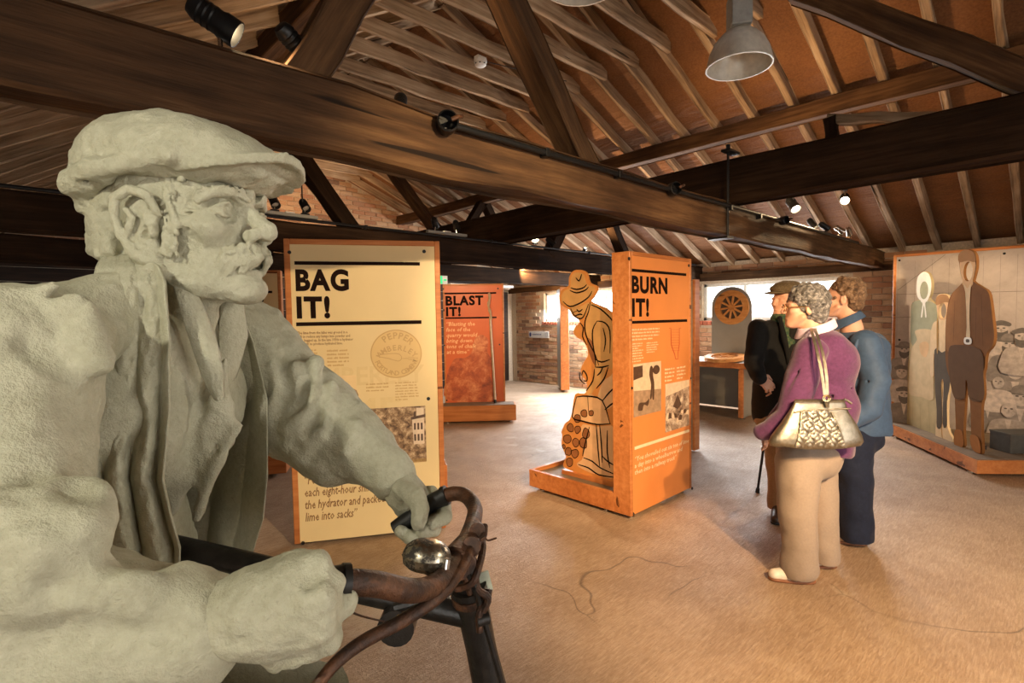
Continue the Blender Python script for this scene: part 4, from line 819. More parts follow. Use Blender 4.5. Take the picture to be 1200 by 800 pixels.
SO = P(150, 700, .72); SO[2] = 0; STX = (np.eye(3), -SO)                  # parts are stored about the sculpture's base
STAT = thing('sculpture', 'large pale plaster sculpture of a moustached man in flat cap gripping handlebars', 'sculpture', SROT @ SO, math.atan2(xs.y, xs.x))
PS = lambda c, nm, relax=1: c.build(nm, M['plaster'], STAT, STX, relax)
# ---- head and neck, in head coordinates (x forwards, y his left, z up)
HO = P(215, 271, .715); HO[0] = P(600, 271, .715)[0] - .443
HR = rotz(math.radians(-8)); H = (HR, HO - SO)
c = Clay((-.16, -.105, -.20), (.14, .105, .14), .0016)
c.ell((-.012, 0, .050), (.098, .076, .095), 0).ell((.038, 0, .002), (.054, .062, .085), .02).ell((.036, 0, -.050), (.050, .052, .046), .02)
for s in (-1, 1):
    c.limb([(.084, s * .014, -.080), (.048, s * .044, -.068), (.004, s * .061, -.040)], [.018, .020, .020], .018)       # jaw
    c.ell((.066, s * .044, -.006), (.024, .021, .019), .018)                                                          # cheek bone
    c.ell((.052, s * .066, -.040), (.028, .012, .026), .014, None, 'cut')                                             # hollow cheek
    c.ell((.101, s * .034, .018), (.028, .024, .0165), .006, None, 'cut')                                             # eye socket
c.ell((.090, 0, -.080), (.020, .022, .018), .014)
c.ell((.085, 0, -.045), (.016, .030, .022), .012)
c.limb([(.092, 0, .042), (.093, 0, .026), (.104, 0, .012), (.117, 0, -.004)], [.013, .0085, .0095, .0125], .010)        # nose
c.ell((.120, 0, -.008), (.0125, .0125, .0115), .005)
for s in (-1, 1):
    c.ell((.107, s * .014, -.012), (.0125, .0085, .009), .004)
    c.ell((.112, s * .0075, -.0205), (.006, .004, .004), .002, None, 'cut')
    e = np.array((.0765, s * .0350, .0185)); c.ell(e, (.0145, .0150, .0145), .001)                                     # eyeball
    sp = lambda th, ph, r: e + r * np.array((math.cos(th) * math.cos(ph), math.sin(th) * math.cos(ph), math.sin(ph)))
    g = s * math.radians(10); c.ell(sp(g * .6, .05, .0155), (.0050, .0052, .0056), .0005, None, 'cut'); c.ell(sp(g * .6 + .15, .15, .0125), (.002, .0018, .0018), .0005)
    c.limb([sp(g + math.radians(t), math.radians(36 * math.cos(math.radians(t * 1.1)) - 8), .0158) for t in (-80, -50, -20, 10, 40, 75)], [.002, .0027, .0030, .0030, .0028, .0024], .0008)
    c.limb([sp(g + math.radians(t), math.radians(-30 * math.cos(math.radians(t * 1.1)) - 2), .0154) for t in (-80, -50, -20, 10, 40, 75)], [.0018, .0022, .0024, .0024, .0024, .002], .0008)
    c.limb([(.092, s * .016, .036), (.0935, s * .030, .041), (.083, s * .050, .037), (.069, s * .061, .026)], [.006, .007, .0065, .0045], .006)    # brow ridge
    c.limb([(.086, s * .020, .002), (.085, s * .035, -.003), (.076, s * .048, .001)], .0035, .006)                      # bag under the eye
    c.limb([(.086, s * .022, .008), (.086, s * .036, .004), (.077, s * .050, .008)], .0012, .003, 'cut')
    for k in range(34):                                                                                                # bushy eyebrow
        t = k / 33; y = .012 + .047 * t; x = .1008 - .004 * t - .026 * t * t; z = .0385 + .004 * math.sin(t * 3) - .008 * t * t
        a = rng.normal(0, .0014, 3); c.limb([(x + a[0], s * (y + a[1]), z - .004), (x + .0015, s * (y + .006), z + .005 + a[2])], [.0024, .0017], .0005)
    for k in range(4): c.limb([(.0665, s * .0555, .016 - k * .0055), (.050, s * .0630, .020 - k * .011)], .0024, .0022, 'cut')   # crow's feet
    c.limb([(.080, s * .049, -.002), (.062, s * .060, -.010)], .0012, .002, 'cut')
    c.limb([(.103, s * .020, -.010), (.093, s * .036, -.028), (.083, s * .043, -.052)], .0038, .008, 'cut')            # smile fold
    c.limb([(.060, s * .059, -.030), (.056, s * .059, -.060)], [.0030, .0024], .0035, 'cut')                           # cheek crease
    c.limb([(.071, s * .053, -.028), (.068, s * .052, -.052)], [.0014, .001], .003, 'cut')
    c.limb([(.1015, s * .004, .024), (.101, s * .0055, .040)], .0016, .0025, 'cut')                                    # frown lines
    for k in range(80):                                                                                                # moustache hairs
        t = rng.random(); y = .002 + .034 * t; r0 = rng.normal(0, .003); x0 = .1135 - .004 * t - .026 * t * t; z0 = -.0275 - .006 * t + r0
        c.limb([(x0 - .003, s * y, z0), (x0 + .0015, s * (y + .003), z0 - .010), (x0 - .007 - .004 * t, s * (y + .007), z0 - .024 - .004 * t)], [.0020, .0031, .0017], .0005)
for k in range(34):
    t = k / 33 * 2 - 1; y = .036 * t; x = .1165 - .034 * t * t; w = .5 * y; c.limb([(x, y, -.026 - .006 * abs(t)), (x + .003, y + w * .3, -.038 - .006 * abs(t)), (x - .002, y + w * .6, -.050 - .006 * abs(t))], .0013, .001, 'cut')
c.limb([(.078, -.034, -.046), (.096, -.018, -.034), (.1005, 0, -.029), (.096, .018, -.034), (.078, .034, -.046)], [.006, .0095, .0095, .0095, .006], .006)
c.limb([(.086, -.026, -.0600), (.097, -.010, -.0585), (.0995, 0, -.059), (.097, .010, -.0585), (.086, .026, -.0600)], [.004, .0062, .0066, .0062, .004], .005)   # lower lip
c.limb([(.094, -.018, -.0530), (.101, 0, -.0520), (.094, .018, -.0530)], .0018, .003, 'cut')
c.limb([(.091, -.014, -.069), (.091, .014, -.069)], .004, .010, 'cut')
for z, a in ((.052, .0012), (.064, .0014), (.075, .0012)): c.limb([(.076, -.040, z - .004), (.088, -.015, z + .002), (.0895, .010, z), (.078, .038, z - .003)], a, .003, 'cut')
for s in (-1, 1):                                                                                                      # ears
    E_ = [(x_ + .012, y_, z_) for x_, y_, z_ in [(.014, .072, .008), (.008, .083, .029), (-.010, .089, .036), (-.027, .090, .027), (-.032, .088, .004), (-.025, .085, -.020), (-.011, .080, -.041), (.004, .074, -.046)]]
    c.ell((.002, s * .072, -.006), (.021, .010, .038), .006)
    c.limb([(x, s * y, z) for x, y, z in E_], [.0045, .0055, .006, .006, .0055, .005, .0080, .006], .004)
    c.ell((.002, s * .091, .000), (.014, .015, .024), .004, None, 'cut'); c.ell((.012, s * .088, -.014), (.009, .016, .011), .003, None, 'cut')
    c.limb([(-.010, s * .083, .013), (.0, s * .083, .004), (-.007, s * .083, -.016)], .0038, .003); c.ell((.021, s * .077, -.013), (.0045, .006, .008), .003)
    for k in range(110):                                                                                               # sideburn and hair round the ear
        z = rng.uniform(-.042, .060); x = .036 + .05 * z * (z < 0) + rng.normal(0, .0055); c.ell((x, s * (.0685 - .05 * max(0, -z) - .12 * max(0, z - .03)), z), (.0028, .0035, .0045), .0012)
    for k in range(90):
        a = rng.random(2); x = -.045 - .05 * a[0]; z = -.045 + .085 * a[1] + .02 * a[0]; yy = .074 * math.sqrt(max(.05, 1 - ((x + .012) / .106) ** 2)); c.ell((x, s * yy, z), (.008, .006, .006), .004)
c.ell((-.062, 0, -.022), (.045, .058, .050), .02)
c.limb([(-.028, 0, -.03), (-.040, 0, -.10), (-.060, 0, -.20)], [.056, .058, .066], .02)                                # neck
c.ell((.018, 0, -.115), (.022, .020, .03), .02)
for s in (-1, 1): c.limb([(-.02, s * .056, -.05), (.0, s * .035, -.13), (.015, s * .018, -.19)], [.012, .012, .012], .014)
c.rough(.0010, .012, 3).rough(.0005, .005, 4)
hd = c.build('head', M['plaster'], STAT, (HR, HO - SO), 1)
# ---- cap
c = Clay((-.20, -.15, -.06), (.21, .15, .21), .0024)
c.ell((-.004, 0, .093), (.120, .101, .050), 0, roty(math.radians(5))).ell((-.012, -.002, .106), (.095, .080, .042), .03, roty(math.radians(8)))
c.ell((-.080, 0, .076), (.050, .082, .040), .03, roty(math.radians(-25)))
c.ell((.062, 0, .100), (.074, .078, .022), .03, roty(math.radians(13)))
for s in (-1, 1): c.limb([(-.09, s * .078, .056), (-.03, s * .098, .066), (.05, s * .090, .078)], [.016, .012, .010], .012)
c.ell((-.066, 0, .012), (.050, .076, .060), .02)                                                                       # drape down the back of the head
for s in (-1, 1): c.limb([(-.02, s * .100, .072), (.04, s * .092, .077), (.09, s * .066, .083)], .005, .005)
q = c.sub(c.lo, c.lo + c.h * c.n); sl, (X, Y, Z) = q                                                                   # visor: a curved tongue
rr = np.sqrt(((X - .066) / .090) ** 2 + (Y / .082) ** 2); zc = .091 - .02 * (X - .07) - 3.4 * Y ** 2
dv = np.maximum(np.maximum(np.abs(Z - zc) - .0060, (rr - 1) * .075), .02 - X); c.put(sl, dv.astype(np.float32), .010, 'add')
c.ell((-.012, 0, .045), (.098, .077, .078), .006, None, 'cut')
c.limb([(-.115, -.030, .080), (-.085, -.078, .068), (-.055, -.092, .050)], .004, .012, 'cut').limb([(-.06, -.085, .10), (-.05, -.100, .068)], .005, .008)
c.limb([(-.10, -.058, .03), (-.07, -.078, .05), (-.04, -.084, .056)], .006, .010)
c.rough(.0010, .016, 5).rough(.0006, .006, 6).rough(.0016, .03, 7)
c.build('flat_cap', M['plaster'], STAT, (HR, HO - SO + HR @ np.array((.008, 0, -.006))), 1)
# ---- shirt and waistcoat
c = Clay((-.80, .48, .75), (-.34, 1.0, 1.52), .0042)
c.ell((-.505, .72, 1.34), (.115, .15, .13), 0).ell((-.585, .72, 1.10), (.105, .15, .20), .05).ell((-.50, .72, 1.43), (.075, .085, .06), .04)
V1 = [P(236, 345, .69), P(245, 400, .68), P(252, 450, .68), P(236, 520, .68), P(205, 560, .69)]
c.limb([P(232, 350, .70), P(244, 410, .69), P(252, 470, .69)], .016, .02, 'cut')
for a, b in (((262, 480), (200, 600)), ((280, 500), (230, 610)), ((225, 430), (212, 520)), ((265, 420), (262, 500))): c.limb([P(*a, .69), P((a[0] + b[0]) / 2 - 6, (a[1] + b[1]) / 2, .69), P(*b, .70)], [.004, .006, .004], .03)
for a, b in (((232, 440), (222, 560)), ((272, 460), (216, 590)), ((250, 540), (212, 640))): c.limb([P(*a, .665), P(*b, .675)], .006, .012, 'cut')
c.rough(.002, .03, 11).rough(.0008, .008, 12); PS(c, 'shirt')
# ---- jacket with sleeves
c = Clay((-.86, .22, .70), (-.02, 1.10, 1.56), .0042)
c.ell((-.60, .72, 1.31), (.13, .18, .14), 0).ell((-.63, .72, 1.12), (.12, .17, .24), .06)                                # back
c.limb([P(155, 345, .67), P(80, 388, .58), P(0, 432, .50)], [.040, .052, .072], .03)                                   # near shoulder
c.limb([P(0, 432, .50), P(-2, 500, .475), P(-16, 590, .44), P(-45, 690, .42)], [.074, .070, .070, .072], .03)            # near upper arm
c.limb([P(-45, 690, .42), P(60, 730, .42), P(150, 738, .425), P(228, 735, .43)], [.072, .064, .054, .045], .025)         # near forearm
c.limb([P(215, 680, .43), P(236, 735, .41), P(222, 795, .43)], [.012, .012, .012], .010)
c.limb([P(205, 340, .80), P(255, 372, .86), P(300, 410, .90)], [.05, .060, .066], .03)                                   # far shoulder
c.limb([P(290, 410, .90), P(352, 462, .90), P(410, 512, .875), P(458, 556, .85)], [.070, .066, .056, .040], .03)         # far arm
c.limb([P(330, 500, .88), P(385, 545, .87)], [.045, .035], .03)
c.limb([P(470, 535, .85), P(463, 560, .83), P(450, 580, .85)], .010, .008)
c.limb([P(235, 420, .95), P(240, 560, .95), P(228, 700, .95)], .036, .014).limb([P(205, 420, .97), P(205, 560, .98), P(195, 700, .98)], .04, .014).limb([P(170, 500, .98), P(165, 700, .98)], .04, .014)
q = c.sub((-.72, .60, .70), (-.30, .84, 1.50)); c.ell((-.44, .72, 1.10), (.16, .105, .42), .015, roty(math.radians(-8)), 'cut')      # open front
c.ell((-.475, .72, 1.46), (.085, .085, .09), .012, None, 'cut')
# collar and lapels
c.limb([P(140, 300, .70), P(168, 300, .665), P(186, 318, .645)], [.016, .015, .010], .010)
c.limb([P(240, 318, .79), P(262, 340, .80), P(278, 385, .805)], [.014, .014, .010], .010)
c.limb([P(138, 338, .595), P(150, 352, .59), P(156, 385, .59)], .006, .008, 'cut').limb([P(160, 300, .63), P(196, 322, .612), P(199, 372, .60)], .003, .006, 'cut')
for pts, r_ in (([(-30, 652, .375), (40, 648, .372), (88, 628, .39), (92, 600, .41)], .022), ([(-10, 600, .38), (40, 600, .39), (76, 592, .41)], .014), ([(20, 695, .37), (80, 692, .375), (150, 700, .385)], .014), ([(60, 340, .50), (100, 365, .50), (116, 420, .50)], .009)):
    c.limb([P(*p) for p in pts], r_, .03)
for pts, r_ in (([(0, 665, .345), (60, 660, .34), (112, 640, .35)], .008), ([(112, 655, .36), (140, 668, .36)], .007), ([(30, 570, .38), (80, 560, .39), (104, 575, .40)], .006), ([(70, 350, .50), (112, 385, .505)], .005), ([(40, 720, .35), (130, 735, .36), (200, 712, .38)], .006), ([(60, 770, .35), (140, 760, .36), (210, 752, .385)], .006)):
    c.limb([P(*p) for p in pts], r_, .014, 'cut')
for pts, r_ in (([(345, 430, .84), (352, 470, .83), (335, 500, .83)], .010), ([(372, 425, .86), (366, 470, .82), (340, 520, .84)], .012), ([(390, 450, .85), (380, 500, .815), (352, 535, .84)], .008), ([(320, 410, .85), (325, 450, .83), (318, 490, .84)], .009), ([(420, 495, .83), (405, 530, .815)], .006)):
    c.limb([P(*p) for p in pts], r_, .014)
for pts, r_ in (([(360, 432, .835), (356, 470, .82), (322, 500, .82)], .006), ([(382, 440, .84), (372, 485, .805), (340, 505, .81)], .006), ([(330, 420, .84), (336, 460, .82)], .005)):
    c.limb([P(*p) for p in pts], r_, .012, 'cut')
for pts, r_ in (([(20, 460, .415), (60, 470, .42), (96, 500, .43)], .007), ([(10, 540, .385), (60, 548, .39), (90, 560, .41)], .008), ([(60, 690, .362), (120, 700, .37), (180, 712, .38)], .006), ([(30, 755, .35), (110, 748, .365), (190, 742, .385)], .006), ([(40, 400, .46), (76, 420, .47), (98, 460, .475)], .006)):
    c.limb([P(*p) for p in pts], r_, .02, 'cut')
c.rough(.0026, .035, 21).rough(.0014, .012, 22); PS(c, 'jacket')
# ---- hanging front panels of the jacket and the open shirt collar, as thick draped sheets
def lerpt(tab, y):
    ys_ = [r[0] for r in tab]; return [float(np.interp(y, ys_, [r[i] for r in tab])) for i in range(1, len(tab[0]))]
def sheet(nm, tab, y0, y1, fold, nu=70, nv=130, th=.006, seed=0):
    """tab rows: y, left px, left depth, right px, right depth"""
    g = np.random.default_rng(seed); V = []; ph = g.uniform(0, 6, 6)
    for j in range(nv + 1):
        t = j / nv; y = y0 + (y1 - y0) * t; l, ld, r, rd = lerpt(tab, y)
        for i in range(nu + 1):
            u = i / nu; x = l + (r - l) * u; d = ld + (rd - ld) * u
            d -= fold(u, t, x, y); d += .0012 * nu / 80 * (math.sin(u * 23 + ph[0] + 5 * t) * math.sin(t * 31 + ph[1]) + .6 * math.sin(u * 51 + ph[2]) * math.sin(t * 67 + ph[3]))
            V.append(P(x, y + 4 * math.sin(u * 3 + ph[4]) * t, d) - SO)
    V = np.array(V); n = nu + 1; back = V + np.array((-.25, .97, 0)) * th
    F = [(j * n + i, j * n + i + 1, (j + 1) * n + i + 1, (j + 1) * n + i) for j in range(nv) for i in range(nu)]; m = len(V)
    F = [f[::-1] for f in F] + [tuple(m + k for k in f) for f in F]
    bd = [i for i in range(nu)] ; E_ = [(i, i + 1) for i in range(nu)] + [(j * n + nu, (j + 1) * n + nu) for j in range(nv)] + [(nv * n + i + 1, nv * n + i) for i in range(nu)] + [((j + 1) * n, j * n) for j in range(nv)]
    F += [(a, b, m + b, m + a) for a, b in E_]
    me = mesh(nm, np.concatenate([V, back]), F, M['plaster']); me.shade_smooth(); me.validate()
    return link(nm, me, None, STAT)
def near_fold(u, t, x, y):
    A = .004 + .020 * min(1, max(0, (y - 380) / 200)); w = u * 3.3 + .10 * math.sin(4 * t) - .12
    h = A * (abs(math.sin(PI * w)) ** .55) - A * .5
    if u > .9: h += .010 * math.sin((u - .9) / .1 * PI / 2)
    h -= .026 * math.exp(-(((x - 158) / 8) ** 2 + ((y - 488 - (x - 158) * .8) / 15) ** 2)); h += .012 * math.exp(-(((x - 165) / 9) ** 2 + ((y - 458) / 14) ** 2)) + .010 * math.exp(-(((x - 172) / 8) ** 2 + ((y - 515) / 18) ** 2))
    h += .008 * math.exp(-(((x - 150 - (y - 345) * .15) / 16) ** 2 + ((y - 345) / 26) ** 2)) - .007 * math.exp(-(((x - 168) / 5) ** 2 + ((y - 352) / 16) ** 2))
    return h
sheet('jacket_front', [(296, 120, .665, 170, .662), (312, 112, .63, 186, .642), (330, 108, .61, 193, .630), (400, 104, .60, 198, .622), (480, 96, .595, 198, .620), (560, 88, .59, 190, .618), (600, 86, .59, 199, .618), (640, 84, .59, 210, .618), (712, 84, .59, 207, .62)], 298, 710, near_fold, 80, 140)
def far_fold(u, t, x, y):
    A = .004 + .012 * t; h = A * abs(math.sin(PI * (u * 2.6 + .2))) ** .6
    return h + .020 * math.exp(-(((x - 300) / 9) ** 2 + ((y - 478) / 16) ** 2)) - .012 * math.exp(-(((x - 300) / 7) ** 2 + ((y - 505) / 8) ** 2))
sheet('jacket_front', [(320, 232, .80, 258, .79), (350, 246, .84, 276, .80), (400, 262, .88, 296, .82), (470, 255, .92, 313, .825), (560, 225, .96, 313, .83), (610, 215, .97, 308, .84), (650, 210, .98, 296, .85), (700, 205, .98, 268, .87)], 322, 698, far_fold, 60, 120, .007, 3)
sheet('shirt_collar', [(316, 196, .665, 214, .672), (345, 206, .655, 232, .672), (380, 216, .655, 246, .668), (410, 226, .660, 256, .666), (440, 236, .666, 261, .668), (466, 250, .672, 262, .672)], 316, 466, lambda u, t, x, y: .006 * math.sin(PI * u) + .008 * max(0, u - .6) * math.sin(t * 9) + .006 * t, 24, 50, .006, 5)
sheet('shirt_collar', [(326, 262, .77, 272, .765), (352, 258, .752, 284, .77), (392, 256, .735, 290, .765), (430, 258, .722, 280, .755), (462, 262, .715, 268, .74)], 326, 460, lambda u, t, x, y: .006 * math.sin(PI * u), 20, 44, .006, 6)
# ---- near (right) hand
c = Clay(P(250, 690, .44) - .16, P(430, 700, .44) + .14, .0021)
c.limb([P(215, 735, .43), P(262, 726, .43), P(300, 716, .43)], [.036, .032, .034], .012)
c.ell(P(335, 712, .425), (.042, .024, .036), .02, rotz(.15)).ell(P(352, 702, .43), (.024, .024, .032), .015)
for i, (x, y0) in enumerate(((376, 702), (357, 707), (338, 712), (320, 718))):
    y = y0; g = [.0115, .012, .0115, .010][i]
    c.limb([P(x - 6, y - 26, .437), P(x, y - 2, .414), P(x + 1, y + 34, .418), P(x + 1, y + 50, .440), P(x - 1, y + 40, .468)], [g * 1.15, g * 1.12, g, g, g * .85], .004)
c.limb([P(318, 680, .455), P(342, 664, .462), P(362, 662, .470), P(378, 670, .478)], [.017, .015, .013, .010], .008)    # thumb over the bar
c.limb([P(386, 716, .436), P(404, 706, .445)], [.012, .011], .008)
c.limb([P(346, 660, .437), P(372, 664, .430), P(386, 684, .428), P(384, 712, .430)], [.012, .0125, .012, .011], .003)
for x, y in ((384, 748), (364, 756), (344, 763), (325, 766)): c.ell(P(x, y, .430), (.0125, .013, .0125), .004)
c.rough(.0010, .012, 31).rough(.0005, .005, 32); PS(c, 'hand')
# ---- far (left) hand
c = Clay(P(430, 590, .82) - .10, P(540, 590, .82) + .12, .0021)
c.limb([P(452, 548, .85), P(464, 562, .845), P(474, 577, .84)], [.031, .029, .030], .01).ell(P(482, 588, .85), (.030, .024, .034), .012)
c.limb([P(470, 572, .815), P(488, 582, .795), P(493, 598, .785), P(490, 612, .782)], [.014, .0145, .0135, .011], .008)      # thumb
c.ell(P(489, 612, .771), (.007, .003, .008), .0015)
for (k0, k1, k2, k3, g) in (((505, 578), (520, 592), (521, 606), (508, 612), .0120), ((496, 585), (508, 606), (509, 619), (496, 622), .0125), ((486, 592), (494, 616), (494, 629), (481, 629), .0120), ((474, 596), (480, 618), (479, 630), (469, 622), .0105)):
    c.limb([P(*k0, .87), P(*k1, .845), P(*k2, .815), P(*k3, .800)], [g * 1.1, g, g, g * .85], .0035)
c.limb([P(458, 560, .815), P(470, 580, .81)], .002, .005, 'cut')
c.rough(.0009, .012, 33).rough(.0005, .005, 34); PS(c, 'hand')
# ---- trousers and boots
c = Clay((-.95, .34, .02), (-.10, 1.06, 1.06), .008)
hipn, hipf = np.array((-.66, .62, .92)), np.array((-.66, .83, .92)); kn = P(305, 812, .52)
c.ell((-.66, .72, .90), (.13, .19, .15), 0).limb([hipn, kn + (0, .02, -.02), (-.50, .60, .22)], [.10, .078, .065], .04).limb([hipf, (-.72, .85, .52), (-.84, .85, .18)], [.10, .08, .065], .04)
for x, y, r_ in ((-.32, .58, .03), (-.40, .60, .03), (-.60, .85, .03)): c.limb([(x, y - .05, .75), (x, y + .05, .70)], r_ * .3, .02)
c.rough(.003, .04, 41).half((0, 0, .14), (0, 0, -1)); PS(c, 'trousers')
for (x, y) in ((-.49, .60), (-.83, .85)):
    c = Clay((x - .14, y - .09, .09), (x + .26, y + .09, .36), .006); c.limb([(x, y, .30), (x + .01, y, .17)], [.062, .058], .02).limb([(x - .03, y, .145), (x + .10, y, .145), (x + .18, y, .135)], [.045, .045, .035], .02).half((0, 0, .102), (0, 0, -1)); c.rough(.002, .03, 43); PS(c, 'boot')
pb = thing('sculpture_plinth', 'low wooden plinth under the sculpture and bicycle', 'plinth', SROT @ np.array((-.35, .66, 0)), math.atan2(xs.y, xs.x))
box('base', -.85, 1.0, -.42, .50, .02, .09, M['varnish'], pb, .01); box('top', -.84, .99, -.41, .49, .09, .101, M['deck'], pb, .002)
# ================================================================== the bicycle he holds
def mat_rust():
    m, t, b = nt('rusted_steel'); v = tex(t); a = noise(t, v, 40, 5, .65); f = noise(t, v, 220, 3, .6)
    t.links.new(ramp(t, a, [(.32, (.020, .011, .008)), (.5, (.065, .028, .014)), (.68, (.16, .066, .030))]), b.inputs['Base Color']); b.inputs['Roughness'].default_value = .55; b.inputs['Metallic'].default_value = .35; bump(t, b, f, .5, .003); return m
M['rust'] = mat_rust(); M['enamel'] = plain('chipped_black_enamel', (.018, .015, .013), .38, .2, .6, 60, .2); M['rubber'] = plain('black_rubber_grip', (.012, .011, .010), .42, 0, .3, 80)
BO = P(560, 745, .66); BO[2] = .101
BIKE = thing('bicycle', 'old rusted bicycle with curved handlebars and dented chrome bell', 'bicycle', SROT @ BO, math.atan2(xs.y, xs.x))
B = lambda px, py, d: tuple(P(px, py, d) - BO)
def spl(pts, n=6):
    pts = [Vector(p) for p in pts]; out = []; m = len(pts)
    for i in range(m - 1):
        a, b, c_, d = pts[max(i - 1, 0)], pts[i], pts[i + 1], pts[min(i + 2, m - 1)]
        for k in range(n): t = k / n; out.append(.5 * ((2 * b) + (c_ - a) * t + (2 * a - 5 * b + 4 * c_ - d) * t * t + (3 * b - a - 3 * c_ + d) * t ** 3))
    return out + [pts[-1]]
bt = lambda nm, pts, r, mt, par=BIKE, n=14, k=6: MB().tube(spl(pts, k) if len(pts) > 2 else pts, r, n).build(nm, M[mt], par, True)
bar = bt('handlebar', [B(375, 686, .448), B(400, 682, .452), B(440, 684, .470), B(482, 692, .50), B(512, 684, .54), B(530, 664, .58), B(541, 646, .625), B(548, 630, .67), B(555, 610, .73), B(556, 594, .78), B(546, 581, .81), B(532, 578, .82), B(516, 583, .825)], .0112, 'rust', BIKE, 16)
bt('grip', [B(318, 708, .437), B(345, 697, .442), B(372, 688, .447), B(392, 683, .451), B(404, 681, .454)], [.0125] * 12 + [.014] * 13, 'rubber', bar); bt('grip_ring', [B(400, 681.5, .4525), B(409, 681, .4555)], .0152, 'rubber', bar)
bt('grip', [B(464, 620, .825), B(488, 602, .825), B(506, 589, .825), B(522, 580.5, .823)], .0135, 'rubber', bar); bt('grip_ring', [B(519, 581.5, .824), B(524, 579.5, .823)], .0152, 'rubber', bar)
# stem, head tube, fork
st = bt('stem', [B(541, 648, .625), B(545, 672, .635), B(549, 690, .64)], [.015, .014, .014], 'enamel', BIKE, 14, 1)
MB().tube([B(532, 657, .598), B(549, 638, .645)], .0165, 14).build('clamp', M['rust'], st, True)
MB().tube([B(549, 686, .64), B(551, 694, .642)], .022, 16).build('lock_nut', M['enamel'], st)
hdt = bt('head_tube', [B(550, 692, .642), B(563, 755, .656), B(578, 830, .672)], [.0205, .019, .0205], 'enamel', BIKE, 16, 1)
MB().tube([B(551, 693, .642), B(552.5, 701, .644)], .024, 16).build('headset_cup', M['rust'], hdt)
fc = np.array(B(578, 830, .672)); ax = fc - np.array(B(550, 692, .642)); ax /= np.linalg.norm(ax)
crown = fc + ax * .035; hub = np.array((crown[0] + .20, crown[1], .335)) ; hub[2] = .335
fk = MB()
wy = crown[1]
fork = MB().tube([tuple(crown + (0, -.048, 0)), tuple(crown + (0, .048, 0))], .015, 12).build('fork_crown', M['enamel'], BIKE, True)
for s in (-1, 1): MB().tube(spl([tuple(crown + (0, s * .045, 0)), tuple(crown * .45 + hub * .55 + (-.03, s * .05, 0)), (hub[0], wy + s * .05, .335)]), [.015 - .0005 * k for k in range(13)], 10).build('fork_blade', M['enamel'], BIKE, True)
MB().tube([tuple(fc - ax * .01), tuple(crown)], .019, 14).build('fork_steerer', M['enamel'], BIKE, True)
# frame tubes
tt0 = np.array(B(556, 722, .648)); tdir = np.array(B(320, 668, .66)) - tt0; tdir /= np.linalg.norm(tdir); tt1 = tt0 + tdir * .56
MB().tube([tuple(tt0), tuple(tt1)], .0155, 14).build('top_tube', M['enamel'], BIKE, True)
bb = np.array((tt1[0] + .14, wy, .30)); dn0 = fc - ax * .02
MB().tube([tuple(dn0), tuple(bb)], .017, 14).build('down_tube', M['enamel'], BIKE, True)
st1 = tt1 + (tt1 - bb) / np.linalg.norm(tt1 - bb) * .06; MB().tube([tuple(bb), tuple(st1)], .0155, 14).build('seat_tube', M['enamel'], BIKE, True)
rh = np.array((tt1[0] - .36, wy, .335))
for s in (-1, 1):
    MB().tube([tuple(bb + (0, s * .02, 0)), tuple(rh + (0, s * .06, 0))], .010, 8).build('chain_stay', M['enamel'], BIKE, True); MB().tube([tuple(tt1 + (0, s * .015, 0)), tuple(rh + (0, s * .06, 0))], .009, 8).build('seat_stay', M['enamel'], BIKE, True)
sd = Clay(st1 + (-.17, -.11, -.03), st1 + (.18, .11, .10), .006); sd.limb([tuple(st1 + (.14, 0, .035)), tuple(st1 + (0, 0, .035)), tuple(st1 + (-.09, 0, .045))], [.022, .035, .05], .03, 'add', ((0, 0, 1), .45)); sd.ell(tuple(st1 + (-.09, 0, .045)), (.06, .095, .025), .03); sd.build('saddle', plain('old_leather', (.06, .03, .015), .5), BIKE)
for nm, hc in (('front_wheel', hub), ('rear_wheel', rh)):
    Mx = Matrix.Translation((hc[0], wy, .335)) @ Matrix.Rotation(PI / 2, 4, 'X')
    wv = []; 
    for k in range(10): a = 2 * PI * k / 10; wv.append((.318 + .017 * math.cos(a), .017 * math.sin(a)))
    w = MB().lathe(wv, 48, Mx, True).build(nm, M['rubber'], BIKE, True)
    MB().lathe([(.305, -.012), (.298, -.010), (.298, .010), (.305, .012)], 48, Mx, True).build('rim', M['rust'], w, True); MB().lathe([(0, -.05), (.02, -.05), (.014, -.03), (.014, .03), (.02, .05), (0, .05)], 16, Mx).build('hub', M['rust'], w, True)
    for k in range(28): a = 2 * PI * k / 28; MB().tube([Mx @ Vector((.016 * math.cos(a + .9), .016 * math.sin(a + .9), .03 * (-1) ** k)), Mx @ Vector((.30 * math.cos(a), .30 * math.sin(a), 0))], .0012, 5).build('spoke', M['rust'], w)
# bell
bc = np.array(B(500, 652, .575)); bl = bpy.data.objects.new('bell', None); 
Rb = Matrix.Rotation(math.radians(-12), 4, 'X') @ Matrix.Rotation(math.radians(8), 4, 'Y')
dome = [(.0265 * math.cos(t) ** .8, .0185 * math.sin(t)) for t in np.linspace(0, PI / 2 - .001, 10)]
def mat_bell():
    m, t, b = nt('pitted_chrome'); v = tex(t); sp = noise(t, v, 90, 5, .7); t.links.new(ramp(t, sp, [(.46, (.03, .022, .016)), (.54, (.40, .35, .27))]), b.inputs['Base Color']); t.links.new(ramp(t, sp, [(.46, (.7,) * 3), (.54, (.3,) * 3)]), b.inputs['Roughness']); t.links.new(ramp(t, sp, [(.44, (.1,) * 3), (.5, (1,) * 3)]), b.inputs['Metallic']); return m
M['bell'] = mat_bell()
bell = MB().lathe([(.0272, 0)] + dome, 32, Matrix.Translation(bc) @ Rb).build('bell', M['bell'], BIKE, True)
